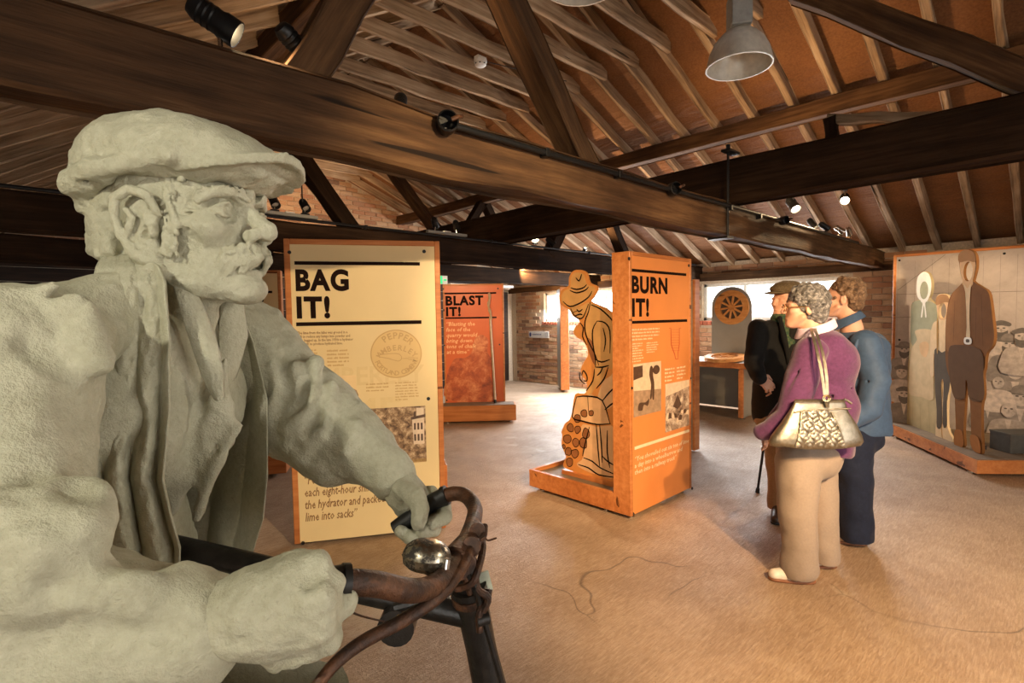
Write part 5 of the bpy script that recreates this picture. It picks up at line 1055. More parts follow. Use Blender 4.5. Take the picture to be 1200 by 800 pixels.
MB().lathe([(.0, -.013), (.018, -.013), (.0245, -.008), (.0262, -.0005)], 32, Matrix.Translation(bc) @ Rb).build('bell_base', M['bell'], bell, True); MB().box(-.003, .003, -.034, -.024, -.010, .006, Matrix.Translation(bc) @ Rb @ Matrix.Rotation(.9, 4, 'Z'), .001).build('bell_lever', M['chrome'], bell)
MB().tube([tuple(bc + (0, 0, -.010)), B(522, 672, .56)], .009, 10).build('bell_clip', M['rust'], bell, True)
# brake lever, rods and brackets
lv = bt('brake_lever', [B(556, 622, .66), B(549, 650, .60), B(537, 672, .565), B(512, 700, .53), B(470, 728, .50), B(425, 752, .475), B(392, 778, .455), B(365, 812, .44)], [.0052 + .0014 * math.sin(min(1, k / 40) * PI) for k in range(43)], 'rust', BIKE, 12)
bt('brake_rod', [B(541, 668, .62), B(552, 700, .625), B(566, 750, .64)], .0032, 'rust', BIKE, 8, 3); rod = bt('brake_rod', [B(557, 688, .60), B(566, 720, .605), B(580, 768, .61), B(597, 830, .62)], .0042, 'enamel', BIKE, 8, 3)
MB().tube([B(558, 727, .60), B(572, 723, .606)], .0075, 10).build('rod_nut', M['enamel'], rod, True); bt('brake_rod', [B(549, 655, .60), B(558, 690, .60)], .003, 'enamel', BIKE, 8, 1)
for L in ([(534, 690, .60), (552, 684, .595), (560, 668, .60), (566, 640, .63), (562, 622, .66)], [(545, 655, .60), (556, 640, .62), (566, 630, .64), (568, 616, .66)], [(556, 668, .61), (560, 690, .60), (572, 700, .60), (566, 716, .60)], [(573, 690, .61), (570, 705, .605), (562, 716, .60), (562, 740, .60)]): bt('bracket', [B(*p) for p in L], .0042, 'rust', BIKE, 8, 4)
for p, r in (((553, 640, .62), .011), ((560, 622, .655), .010), ((546, 660, .60), .012), ((540, 668, .595), .010), ((522, 690, .60), .009)): MB().tube([np.array(B(*p)) + (0, -.010, .004), np.array(B(*p)) + (0, .012, -.004)], r, 12).build('band_clip', M['rust'], BIKE, True)
bt('loose_wire', [B(563, 634, .62), B(568, 630, .62), B(572, 633, .62), B(582, 630, .62)], .0012, 'rust', BIKE, 6, 4)
pl_ = MB(); q = [np.array(B(*p)) for p in ((560, 672, .64), (572, 668, .645), (578, 690, .645), (572, 708, .64), (562, 700, .637))]; n_ = np.cross(q[1] - q[0], q[2] - q[0]); n_ = n_ / np.linalg.norm(n_) * .002
pl_.add([tuple(a) for a in q] + [tuple(a + n_) for a in q], [(0, 1, 2, 3, 4), (9, 8, 7, 6, 5)] + [(i, 5 + i, 5 + (i + 1) % 5, (i + 1) % 5) for i in range(5)]); pl_.build('lamp_bracket_plate', plain('faded_green_tin', (.36, .37, .28), .5, .2, .3, 40), BIKE)
# lever boss on the top tube
cb = np.array(B(466, 730, .635)); MB().tube([tuple(cb + (0, -.012, 0)), tuple(cb + (0, .012, 0))], .022, 18).build('tube_clip', M['enamel'], BIKE, True); MB().tube([B(462, 712, .63), B(492, 704, .635)], .006, 8).build('clip_bolt', M['enamel'], BIKE, True)
bt('loose_wire', [B(410, 716, .48), B(425, 722, .52), B(450, 728, .60)], .0011, 'rust', BIKE, 6, 4)
# ================================================================== the three visitors
def person(label, px, py_feet, d):
    o = P(px, py_feet, d); o[2] = 0
    T = thing('person', label, 'person', SROT @ o, math.atan2(xs.y, xs.x)); return T, (np.eye(3), -o), o
def cloth_mat(name, c, sc=60, nz=.15, rough=.85, sheen=.25, bmp=.25): return plain(name, c, rough, 0, nz, sc, bmp, None, .2, sheen)
def mat_hair(name, a, b_, c_, sc=45):
    m, t, b = nt(name); v = tex(t); n = noise(t, v, sc, 5, .7, .8); t.links.new(ramp(t, n, [(.33, a), (.5, b_), (.68, c_)]), b.inputs['Base Color']); b.inputs['Roughness'].default_value = .6; bump(t, b, noise(t, v, sc * 2, 4, .7, 1.5), .9, .012); return m
M['skin'] = plain('skin', (.62, .34, .23), .55, 0, .08, 25, .1)
def head(c, ctr, face, s=1.0, nose=True, ear=(1, -1)):
    """head with face pointing along `face` (horizontal) added to a Clay, about ctr"""
    f = np.array(face, float); f /= np.linalg.norm(f); l = np.cross((0, 0, 1), f); l /= np.linalg.norm(l); u = np.cross(f, l)
    q = lambda x, y, z: np.array(ctr) + s * (x * f + y * l + z * u); Rm = np.stack([f, l, u], 1); R3 = [Rm[0], Rm[1], Rm[2]]
    E = lambda p, r, k, op='add': c.ell(q(*p), np.array(r) * s, k, R3, op)
    E((-.01, 0, .03), (.095, .075, .085), 0); E((.045, 0, -.03), (.05, .056, .08), .02); E((.07, 0, -.085), (.028, .032, .024), .02)
    for k in (1, -1): E((.06, k * .04, -.015), (.025, .022, .02), .015); E((.09, k * .03, .008), (.012, .014, .009), .01, 'cut'); E((.078, k * .031, .008), (.012, .012, .011), .002); c.limb([q(.02, k * .062, -.05), q(.075, k * .02, -.09)], .016 * s, .015); c.limb([q(.093, k * .012, .024), q(.075, k * .05, .022)], .007 * s, .008)
    c.limb([q(.092, 0, .02), q(.112, 0, -.018)], [.009 * s, .012 * s], .01); E((.108, 0, -.022), (.012, .015, .009), .005)
    c.limb([q(.088, -.02, -.058), q(.098, 0, -.056), q(.088, .02, -.058)], .006 * s, .006); c.limb([q(.09, -.024, -.052), q(.102, 0, -.05), q(.09, .024, -.052)], .002 * s, .003, 'cut')
    for k in ear: E((-.008, k * .076, -.008), (.018, .010, .032), .004); E((-.006, k * .088, -.004), (.010, .010, .018), .004, 'cut')
    return q
def curls(c, q, amt, region, r=.012, seed=1):
    g = np.random.default_rng(seed)
    for _ in range(amt):
        a = g.standard_normal(3); a /= np.linalg.norm(a)
        if region(a): c.ell(q(-.012 + .103 * a[0], .088 * a[1], .036 + .096 * a[2]), (r * g.uniform(.7, 1.2),) * 3, .006)
def hand(c, wrist, tip, up, s=1.0, curl=.6):
    """a relaxed, half closed hand: palm, four unequal fingers and a thumb at its side"""
    wrist, tip = np.array(wrist, float), np.array(tip, float); f = tip - wrist; f /= np.linalg.norm(f); up = np.array(up, float); l = np.cross(up, f); l /= np.linalg.norm(l); u = np.cross(f, l)
    q = lambda x, y, z: wrist + s * (x * f + y * l + z * u); c.limb([q(-.012, 0, 0), q(.02, 0, 0)], .024 * s, .01); Rm = np.stack([f, l, u], 1); c.ell(q(.05, 0, 0), np.array((.045, .040, .017)) * s, .012, [Rm[0], Rm[1], Rm[2]])
    for i, L in enumerate((.9, 1.0, .95, .75)):
        y = .030 - .020 * i; z2 = -.035 * curl; c.limb([q(.08, y, .003), q(.08 + .034 * L, y, -.010 * curl), q(.08 + .050 * L, y * .95, z2 - .010), q(.08 + .040 * L, y * .95, z2 - .032 * curl)], [.0098 * s, .0092 * s, .0085 * s, .0075 * s], .003)
    c.limb([q(.015, .030, -.005), q(.045, .052, -.014), q(.078, .050, -.024)], [.012 * s, .011 * s, .009 * s], .006)
def shoe(nm, T, X, heel, toe, mat, solem, w=.042, h=.06):
    heel, toe = np.array(heel, float), np.array(toe, float); lo = np.minimum(heel, toe) - .08; hi = np.maximum(heel, toe) + .09; lo[2] = -.005; hi[2] = .14
    c = Clay(lo, hi, .005); m = heel * .55 + toe * .45
    c.limb([heel + (0, 0, .045), m + (0, 0, .040), toe + (0, 0, .030)], [w * .85, w, w * .75], .02).limb([heel + (0, 0, .07), m * .6 + heel * .4 + (0, 0, .06)], [w * .8, w * .7], .02).half((0, 0, .018), (0, 0, -1)); o = c.build(nm, mat, T, X)
    c = Clay(lo, hi, .005); c.limb([heel + (0, 0, .012), m + (0, 0, .012), toe + (0, 0, .012)], [w * .92, w * 1.04, w * .8], .01, 'add').half((0, 0, .003), (0, 0, -1)).half((0, 0, .020), (0, 0, 1)); c.build('sole', solem, o, X)
    return o
# ---------------- woman in the purple sweater
T, X, o = person('person in purple jumper and beige trousers with grey curly hair and glasses', 945, 670, 2.93)
D = 2.93; fw = (-.95, .30, 0); hc = P(943, 360, 2.95) ; hc = hc + np.array((0, 0, .0))
c = Clay(P(880, 330, D) * [1, 0, 0] + (-.02, 2.4, .02), P(1010, 330, D) * [1, 0, 0] + (.05, 3.35, 1.68), .0065)
q = head(c, hc + (0, 0, -.005), fw, 1.0)
c.limb([hc + (.02, 0, -.05), P(955, 395, 2.95)], [.055, .065], .02).ell(P(962, 430, 2.95), (.12, .15, .16), .04).ell(P(958, 500, 2.95), (.13, .15, .2), .05)
for s, dd in ((-1, 2.87), (1, 3.02)): c.limb([P(945, 520, dd), P(940, 600, dd), P(942, 655, dd)], [.08, .055, .04], .03)
c.limb([P(945, 412, 2.80), P(932, 475, 2.76), P(900, 505, 2.78)], [.045, .038, .03], .03); hand(c, P(896, 508, 2.79), P(884, 519, 2.80), (-.3, -.9, .3), .95, .8)
c.limb([P(945, 412, 3.10), P(930, 475, 3.14), P(900, 500, 3.08)], [.045, .038, .03], .03)
c.build('body', M['skin'], T, X)
c = Clay(hc + (-.16, -.15, -.16), hc + (.17, .15, .17), .0042)
gh = lambda x, y, z: q(x, y, z); c.ell(q(-.022, 0, .040), (.108, .092, .098), 0, [np.array(r) for r in np.stack([q(1, 0, 0) - q(0, 0, 0), q(0, 1, 0) - q(0, 0, 0), q(0, 0, 1) - q(0, 0, 0)], 1)])
c.ell(q(-.055, 0, -.035), (.06, .07, .065), .03); curls(c, q, 240, lambda a: a[0] < .75 - .5 * (a[2] < 0), .016, 4)
c.ell(q(.105, 0, -.03), (.08, .11, .075), .012, None, 'cut'); 
for k in (1, -1): c.ell(q(.012, k * .095, -.025), (.030, .03, .04), .008, None, 'cut')
c.rough(.003, .014, 8).build('hair', mat_hair('grey_curly_hair', (.035, .032, .030), (.16, .15, .145), (.52, .50, .48)), T, X)
gl = MB().tube([q(-.005, .080, .010), q(.04, .078, .008), q(.098, .062, .006)], .0028, 8); gl.tube([q(-.005, -.080, .010), q(.098, -.062, .006)], .0028, 8)
for k in (1, -1): gl.tube([q(.103, k * (.034 + .026 * math.cos(a)), .004 + .020 * math.sin(a)) for a in np.linspace(0, 2 * PI, 17)], .0022, 6, False)
gl.tube([q(.104, -.009, .008), q(.104, .009, .008)], .002, 6); gl.v = [tuple(np.array(v) - o) for v in gl.v]; gl.build('glasses', plain('gold_frame', (.75, .55, .25), .25, 1), T, True)
M['purple'] = cloth_mat('purple_wool', (.095, .030, .090), 70, .18)
c = Clay(P(880, 560, 2.70) + (-.05, -.25, -.1), P(1010, 370, 3.1) + (.08, .3, .08), .0058)
c.ell(P(966, 425, 2.95), (.165, .185, .17), 0).ell(P(962, 478, 2.95), (.185, .19, .19), .06).limb([P(958, 520, 2.95), P(955, 545, 2.95)], [.175, .17], .05).ell(P(962, 398, 2.95), (.10, .16, .06), .04)
c.limb([P(950, 412, 2.81), P(936, 455, 2.75), P(926, 488, 2.73), P(906, 503, 2.76), P(893, 507, 2.79)], [.082, .078, .072, .054, .042], .03)
c.limb([P(950, 412, 3.10), P(930, 470, 3.14), P(900, 503, 3.06)], [.08, .065, .045], .03)
for a, b in (((945, 405), (930, 440)), ((940, 430), (905, 480)), ((952, 440), (925, 500))): c.limb([P(*a, 2.735), P(*b, 2.69)], .006, .02, 'cut')
for a, b, dd in (((962, 470), (995, 455), 2.78), ((958, 485), (996, 480), 2.77)): c.limb([P(*a, dd), P(*b, dd + .06)], .007, .02, 'cut')
c.ell(P(952, 378, 2.95), (.075, .075, .05), .02, None, 'cut').half(P(950, 526, 2.95), (-.12, 0, -1)).rough(.004, .09, 15).rough(.0018, .05, 12).build('jumper', M['purple'], T, X)
c = Clay(P(925, 400, 2.8) + (0, -.2, -.08), P(985, 365, 3.1) + (.05, .1, .08), .004); cc = P(956, 384, 2.95)
q2 = c.sub(c.lo, c.lo + c.h * c.n); sl, (XX, YY, ZZ) = q2; rr = np.sqrt(((XX - cc[0]) / 1.12) ** 2 + (YY - cc[1]) ** 2); zz = ZZ - cc[2] - .35 * (XX - cc[0]); c.put(sl, (np.maximum(np.abs(rr - .080 + .7 * (zz - .01) * .4) - .007, np.abs(zz) - .026)).astype(np.float32), 0, 'add'); c.build('collar', cloth_mat('lilac_collar', (.62, .50, .62), 80, .08), T, X)
M['beige'] = cloth_mat('beige_trouser_cloth', (.29, .225, .175), 90, .06, .8, .1, .12)
c = Clay(P(890, 690, 2.7) + (-.05, -.1, -.12), P(1000, 520, 3.2) + (.02, .1, .1), .006)
c.ell(P(948, 530, 2.95), (.165, .185, .15), 0).limb([P(936, 540, 2.86), P(934, 600, 2.84), P(937, 640, 2.84), P(937, 663, 2.84)], [.118, .096, .090, .093], .03).limb([P(957, 540, 3.05), P(962, 600, 3.02), P(966, 658, 3.0)], [.105, .088, .08], .03)
c
for L, r_ in (([(950, 545, 2.80), (947, 590, 2.775), (951, 640, 2.80)], .008), ([(920, 560, 2.75), (940, 548, 2.735)], .006)): c.limb([P(*p) for p in L], r_, .018, 'cut')
c.half((0, 0, .035), (0, 0, -1)).rough(.004, .09, 14).rough(.002, .05, 13).build('trousers', M['beige'], T, X)
M['white_leather'] = plain('white_leather', (.72, .64, .54), .45); M['sole'] = plain('tan_sole', (.23, .09, .04), .6); M['dark_leather'] = plain('dark_leather', (.05, .03, .02), .45)
a = P(947, 664, 2.83); b = P(908, 662, 2.86); a[2] = b[2] = 0; sh = shoe('shoe', T, X, a, b, M['white_leather'], M['sole'])
for k in range(5): e = b + (.015 + .012 * abs(k - 2), -.024 + .012 * k, .053 - .003 * abs(k - 2)) - o; MB().tube([tuple(e), tuple(e + (.03, .0, .010))], .0022, 5).build('punched_slot', M['dark_leather'], sh)
a = P(972, 655, 3.0); b = P(938, 655, 3.02); a[2] = b[2] = 0; shoe('shoe', T, X, a, b, M['white_leather'], M['sole'])
# ---------------- handbag hanging from her shoulder
bo = P(963, 500, 2.58); BAG = thing('handbag', 'silver woven leather handbag hanging from the shoulder over purple jumper', 'handbag', SROT @ bo, math.atan2(xs.y, xs.x)); BAG.location.z = bo[2]
G = lambda px, py, d=2.58: np.array(P(px, py, d)) - bo
def mat_silver():
    m, t, b = nt('metallic_pewter_leather'); v = tex(t); n = noise(t, v, 30, 4, .6); t.links.new(ramp(t, n, [(.3, (.21, .185, .14)), (.7, (.36, .325, .26))]), b.inputs['Base Color']); b.inputs['Roughness'].default_value = .36; b.inputs['Metallic'].default_value = .85; bump(t, b, noise(t, v, 60, 5, .7), .35, .006); return m
M['silver'] = mat_silver(); v = []; f = []; rows = [(470, 938.5, 998, .012), (476, 937, 999.5, .016), (486, 931, 1003, .030), (500, 922, 1012, .048), (514, 912, 1019, .058), (521, 909, 1021, .058), (526, 911, 1018, .052), (527.5, 918, 1012, .030)]
ns = 40
for (y, a, b, t_) in rows:
    for k in range(ns):
        w = 2 * PI * k / ns; cs, sn = math.cos(w), math.sin(w); ex = math.copysign(abs(cs) ** .7, cs); ey = math.copysign(abs(sn) ** .75, sn); pt = G((a + b) / 2 + (b - a) / 2 * ex, y + 1.5 * math.sin(3 * w) * (y > 480)); v.append((pt[0], .062 + t_ * ey, pt[2]))
for i in range(len(rows) - 1):
    for k in range(ns): f.append((i * ns + k, i * ns + (k + 1) % ns, (i + 1) * ns + (k + 1) % ns, (i + 1) * ns + k))
f += [tuple(range(ns - 1, -1, -1))[::-1], tuple(range((len(rows) - 1) * ns, len(rows) * ns))[::-1]]
bm_ = mesh('body', v, f, M['silver']); bm_.shade_smooth(); bag = link('body', bm_, None, BAG)
def front(py): return float(np.interp(py, [r[0] for r in rows], [.062 - r[3] for r in rows]))
def inside(px, py): # woven centre panel
    return 483 < py < 524 and (943 - (py - 483) * .22) < px < (978 + (py - 483) * .33)
for fam in (0, 1):
    for k in range(-14, 15):
        run = []
        for s_ in np.linspace(-60, 60, 121):
            px, py = (960 + k * 6.6 + s_ * .62, 503 + s_ * .78) if fam == 0 else (960 + k * 6.6 - s_ * .78, 503 + s_ * .62)
            if inside(px, py): run.append((px, py, s_))
        if len(run) < 5: continue
        mb_ = MB(); vv = []; ff = []; tdir = np.array((.62, .78)) if fam == 0 else np.array((-.78, .62)); nn = np.array((-tdir[1], tdir[0]))
        for (px, py, s_) in run:
            zz = front(py) - .0045 - .0030 * math.cos(s_ / 6.2 * PI + k * PI + fam * PI)
            for side, dz in ((-2.5, .0025), (-1.9, 0), (1.9, 0), (2.5, .0025)): g = G(px + nn[0] * side, py + nn[1] * side); vv.append((g[0], zz + dz, g[2]))
        for i in range(len(run) - 1):
            for j in range(3): ff.append((4 * i + j, 4 * i + j + 1, 4 * i + j + 5, 4 * i + j + 4))
        me = mesh('woven_strip', vv, ff, M['silver']); me.shade_smooth(); link('woven_strip', me, None, BAG)
for L in ([(943, 484), (939, 504), (934, 525)], [(978.5, 484), (986, 504), (992, 525)]): MB().tube([(G(x, y)[0], front(y) - .004, G(x, y)[2]) for x, y in L], .0045, 8).build('piping', M['silver'], BAG, True)
MB().tube([(G(x, y)[0], front(y) - .003, G(x, y)[2]) for x, y in [(934, 484), (955, 482), (980, 481), (1002, 480)]], .004, 8).build('top_seam', M['silver'], BAG, True)
MB().tube([tuple(G(998, 470) + (0, .06, 0)), tuple(G(1002, 471.5) + (0, .06, 0)), tuple(G(1006.5, 475) + (0, .055, 0))], .006, 8).build('zip_pull', M['silver'], BAG, True)
for k, dd in ((0, 0), (1, .02)):
    pts = [G(966 + 3 * k, 463, 2.60), G(963 + 5 * k, 440, 2.62), G(958 + 6 * k, 415, 2.66), G(953 + 5 * k, 395, 2.74), G(951 + 4 * k, 385.5, 2.86), G(957 + 4 * k, 384, 2.98), G(966 + 3 * k, 392, 3.05)]
    sp_ = spl([tuple(p) for p in pts], 6); vv = []; ff = []
    for i, p in enumerate(sp_):
        for w_, t_ in ((-.0075, 0), (.0075, 0), (.0075, .004), (-.0075, .004)): vv.append((p.x + w_, p.y - t_, p.z + .001))
    for i in range(len(sp_) - 1):
        for j in range(4): ff.append((4 * i + j, 4 * i + (j + 1) % 4, 4 * i + 4 + (j + 1) % 4, 4 * i + 4 + j))
    link('strap', mesh('strap', vv, ff, M['silver']), None, BAG)
    MB().tube([tuple(G(967.5 + 2 * k, 466.5, 2.59) + (.014 * math.cos(a), 0, .014 * math.sin(a))) for a in np.linspace(0, 2 * PI, 17)], .003, 8, False).build('ring', plain('gold_ring', (.75, .6, .3), .25, 1), BAG, True)
    MB().tube([tuple(G(968 + 2 * k, 469.5, 2.60)), tuple(G(968.5 + 2 * k, 477, 2.61))], .006, 8).build('ring_tab', M['silver'], BAG, True)
# ---------------- person in the blue coat
T, X, o = person('person in blue coat and navy trousers with brown hair, seen from behind', 998, 636, 3.36)
fw = (-.80, .60, 0); hc = P(988, 350, 3.36)
c = Clay(P(940, 330, 3.36) * [1, 0, 0] + (0, 2.95, .02), P(1045, 330, 3.36) * [1, 0, 0] + (.08, 3.75, 1.75), .0065)
q = head(c, hc, fw, 1.03)
c.limb([hc + (.02, 0, -.05), P(998, 385, 3.38)], [.058, .065], .02).ell(P(1003, 430, 3.38), (.13, .16, .2), .04).ell(P(1003, 500, 3.38), (.12, .15, .15), .05)
for dd, x in ((3.28, 1000), (3.48, 989)): c.limb([P(x, 520, dd), P(x, 580, dd), P(x, 626, dd)], [.07, .05, .04], .03)
c.limb([P(1012, 400, 3.20), P(1022, 460, 3.17), P(990, 492, 3.12)], [.05, .04, .03], .03); hand(c, P(990, 492, 3.12), P(970, 496, 3.15), (0, -.4, .9), 1.0)
c.limb([P(995, 400, 3.55), P(985, 460, 3.6), P(965, 490, 3.5)], [.05, .04, .03], .03); hand(c, P(965, 490, 3.5), P(948, 494, 3.46), (0, -.4, .9), 1.0); c.build('body', M['skin'], T, X)
c = Clay(hc + (-.16, -.15, -.15), hc + (.18, .16, .17), .0042); c.ell(q(-.024, 0, .046), (.102, .086, .092), 0, [np.array(r) for r in np.stack([q(1, 0, 0) - q(0, 0, 0), q(0, 1, 0) - q(0, 0, 0), q(0, 0, 1) - q(0, 0, 0)], 1) / 1.03])
c.ell(q(-.06, 0, -.025), (.05, .066, .06), .03); curls(c, q, 130, lambda a: a[0] < .5 and a[2] > -.8, .013, 9); c.ell(q(.10, 0, -.035), (.075, .11, .085), .012, None, 'cut')
for k in (1, -1): c.ell(q(.008, k * .095, -.020), (.030, .03, .04), .008, None, 'cut')
c.rough(.003, .02, 18, stretch=(1, 1, 1.6)).build('hair', mat_hair('brown_hair', (.05, .028, .015), (.17, .095, .05), (.38, .25, .15)), T, X)
M['blue'] = cloth_mat('blue_raincoat', (.045, .080, .150), 40, .12, .6, .05, .15)
c = Clay(P(950, 520, 3.1) + (0, -.15, -.08), P(1050, 365, 3.5) + (.05, .25, .08), .006)
c.ell(P(1004, 405, 3.38), (.165, .20, .10), 0).ell(P(1004, 430, 3.38), (.175, .195, .20), .05).limb([P(1004, 455, 3.38), P(1005, 500, 3.38)], [.175, .185], .05).limb([P(1014, 402, 3.21), P(1026, 445, 3.16), P(1018, 480, 3.13), P(994, 492, 3.12)], [.085, .075, .068, .055], .025).limb([P(996, 402, 3.54), P(982, 450, 3.6), P(968, 490, 3.5)], [.08, .07, .055], .025)
c.limb([P(1012, 392, 3.10), P(1002, 430, 3.10), P(1000, 470, 3.08)], .012, .02, 'cut').limb([P(1005, 398, 3.13), P(998, 420, 3.14)], .008, .015)
c.limb([P(996, 446, 3.15), P(1012, 447, 3.10), P(1036, 447, 3.24)], .004, .006, 'cut').half(P(1000, 506, 3.38), (0, 0, -1)).ell(P(984, 370, 3.36), (.07, .07, .06), .015, None, 'cut').rough(.005, .10, 21, stretch=(1, 1, 2)).rough(.0025, .05, 20).build('coat', M['blue'], T, X)
c = Clay(P(965, 395, 3.2) + (0, -.1, -.05), P(1020, 350, 3.5) + (.05, .2, .06), .0045); cc = P(992, 375, 3.37); sl, (XX, YY, ZZ) = c.sub(c.lo, c.lo + c.h * c.n); rr = np.sqrt(((XX - cc[0])) ** 2 + ((YY - cc[1])) ** 2); zz = ZZ - cc[2] - .45 * (XX - cc[0]) + .2 * (YY - cc[1]); c.put(sl, np.maximum(np.abs(rr - .082 + .6 * zz) - .007, np.abs(zz) - .028).astype(np.float32), 0, 'add'); c.build('collar', M['blue'], T, X)
M['navy'] = cloth_mat('navy_denim', (.010, .014, .032), 60, .2, .8, .05)
c = Clay(P(965, 650, 3.2) + (0, -.15, -.05), P(1035, 495, 3.6) + (.05, .1, .08), .0065); c.ell(P(1000, 510, 3.38), (.155, .18, .14), 0).limb([P(998, 520, 3.28), P(1001, 580, 3.27), P(1003, 628, 3.27)], [.115, .095, .092], .03).limb([P(996, 520, 3.48), P(988, 580, 3.48), P(986, 622, 3.48)], [.11, .088, .082], .03)
c.limb([P(985, 550, 3.19), P(990, 610, 3.17)], .008, .02, 'cut').half((0, 0, .04), (0, 0, -1)).rough(.005, .08, 23).rough(.003, .05, 22).build('trousers', M['navy'], T, X)
M['tan_shoe'] = plain('tan_leather', (.42, .27, .15), .5)
for (h_, t_) in (((1008, 634, 3.28), (982, 634, 3.32)), ((990, 630, 3.50), (966, 628, 3.53))):
    a, b = P(*h_), P(*t_); a[2] = b[2] = 0; shoe('shoe', T, X, a, b, M['tan_shoe'], M['sole'])
# ---------------- man in the black jacket and flat cap
T, X, o = person('person in black jacket and brown tweed flat cap beside the wheel desk', 910, 610, 3.80)
fw = (-.85, -.35, 0); hc = P(921, 353, 3.80)
c = Clay(P(865, 330, 3.8) * [1, 0, 0] + (-.1, 3.4, .02), P(960, 330, 3.8) * [1, 0, 0] + (.05, 4.2, 1.75), .0065)
q = head(c, hc, fw, 1.03)
c.limb([hc + (.0, 0, -.05), P(916, 385, 3.8)], [.058, .065], .02).ell(P(914, 420, 3.83), (.13, .09, .18), .04).ell(P(914, 475, 3.83), (.13, .09, .15), .05)
for x in (913, 932): c.limb([P(x, 495, 3.8), P(x, 550, 3.8), P(x, 600, 3.8)], [.08, .055, .04], .03)
c.limb([P(891, 388, 3.80), P(885, 425, 3.73), P(890, 441, 3.65)], [.035, .03, .026], .02); hand(c, P(888, 440, 3.64), P(901, 452, 3.60), (0, -1, .1), 1.0, .8)
c.limb([P(936, 388, 3.80), P(940, 430, 3.77), P(914, 451, 3.72)], [.035, .03, .026], .02); hand(c, P(914, 452, 3.72), P(898, 458, 3.74), (0, -.6, .6), 1.0, .9); c.build('body', M['skin'], T, X)
c = Clay(hc + (-.16, -.16, -.14), hc + (.16, .16, .14), .0045); c.ell(q(-.05, 0, -.01), (.062, .078, .06), 0); c.ell(q(.03, 0, -.03), (.06, .12, .06), .012, None, 'cut'); c.rough(.003, .016, 26).build('hair', mat_hair('short_grey_hair', (.10, .09, .08), (.22, .20, .18), (.42, .40, .37)), T, X)
c = Clay(hc + (-.22, -.17, .0), hc + (.19, .17, .17), .0045); B3 = [np.array(r) for r in np.stack([q(1, 0, 0) - q(0, 0, 0), q(0, 1, 0) - q(0, 0, 0), q(0, 0, 1) - q(0, 0, 0)], 1) / 1.03]
c.ell(q(-.012, 0, .085), (.125, .108, .050), 0, B3).ell(q(-.02, 0, .10), (.10, .088, .045), .02, B3).ell(q(.105, 0, .058), (.060, .078, .011), .012, B3).ell(q(-.01, 0, .03), (.098, .08, .06), .005, B3, 'cut').rough(.0015, .02, 27)
def mat_tweed():
    m, t, b = nt('brown_tweed'); v = tex(t); ck = t.nodes.new('ShaderNodeTexChecker'); ck.inputs['Scale'].default_value = 60; t.links.new(v, ck.inputs[0]); ck.inputs[1].default_value = (.13, .095, .05, 1); ck.inputs[2].default_value = (.085, .06, .032, 1); t.links.new(mixc(t, .4, ck.outputs[0], ramp(t, noise(t, v, 120, 3), [(.3, (.05, .035, .02)), (.7, (.22, .16, .09))])), b.inputs['Base Color']); b.inputs['Roughness'].default_value = .9; return m
M['tweed'] = mat_tweed(); c.build('flat_cap', M['tweed'], T, X)
M['blackcloth'] = cloth_mat('black_wool', (.010, .010, .010), 60, .2, .85, .05)
c = Clay(P(870, 500, 3.5) + (0, -.1, -.05), P(955, 360, 4.0) + (.05, .1, .08), .006)
c.ell(P(912, 388, 3.82), (.195, .12, .09), 0).ell(P(912, 420, 3.82), (.20, .14, .2), .05).limb([P(912, 455, 3.82), P(912, 482, 3.82)], [.18, .185], .05, 'add', ((0, 1, 0), .75)).limb([P(889, 385, 3.79), P(883, 425, 3.73), P(890, 443, 3.63)], [.072, .064, .048], .025).limb([P(938, 385, 3.79), P(942, 430, 3.76), P(918, 450, 3.72)], [.072, .064, .05], .025)
c.ell(P(924, 388, 3.68), (.035, .05, .13), .01, None, 'cut').limb([P(914, 372, 3.70), P(919, 395, 3.66), P(925, 425, 3.66)], [.014, .02, .012], .012).ell(P(920, 368, 3.78), (.065, .065, .05), .01, None, 'cut').rough(.002, .05, 28).build('jacket', M['blackcloth'], T, X)
def mat_check():
    m, t, b = nt('green_check_shirt'); v = tex(t); ck = t.nodes.new('ShaderNodeTexChecker'); ck.inputs['Scale'].default_value = 45; t.links.new(v, ck.inputs[0]); ck.inputs[1].default_value = (.02, .055, .03, 1); ck.inputs[2].default_value = (.06, .085, .04, 1); t.links.new(ck.outputs[0], b.inputs['Base Color']); b.inputs['Roughness'].default_value = .85; return m
c = Clay(P(890, 470, 3.6) + (0, -.05, -.02), P(945, 365, 3.95) + (.02, .02, .05), .006); c.ell(P(916, 415, 3.81), (.12, .115, .21), 0).limb([P(916, 375, 3.79), P(917, 385, 3.79)], .075, .02).ell(P(920, 362, 3.79), (.055, .055, .045), .008, None, 'cut').build('shirt', mat_check(), T, X)
c = Clay(P(875, 625, 3.6) + (0, -.05, -.08), P(955, 470, 4.0) + (.02, .05, .05), .007); c.ell(P(912, 488, 3.81), (.175, .13, .12), 0)
for x in (913, 933): c.limb([P(x - 2, 500, 3.80), P(x, 560, 3.80), P(x, 600, 3.80)], [.10, .078, .075], .03)
c.half((0, 0, .04), (0, 0, -1)).rough(.003, .06, 29).build('trousers', cloth_mat('fawn_trousers', (.25, .165, .095), 70, .1), T, X)
for x in (913, 934):
    a, b = P(x, 606, 3.84), P(x - 4, 616, 3.62); a[2] = b[2] = 0; shoe('shoe', T, X, a, b, M['dark_leather'], M['black'])
tip = onp(887.5, 577, 2, .0); S_ = thing('walking_stick', 'slim black walking stick standing on the floor beside the purple jumper', 'walking stick', tip)
top = W(905, 452, 4.05) - tip; Lq = top.length
MB().tube([top * (.02), top], [.0095, .0105], 10).build('shaft', M['black'], S_, True); MB().tube([top * 0 + Vector((0, 0, .002)), top * .045], [.017, .014], 12).build('rubber_tip', M['rubber'], S_, True)
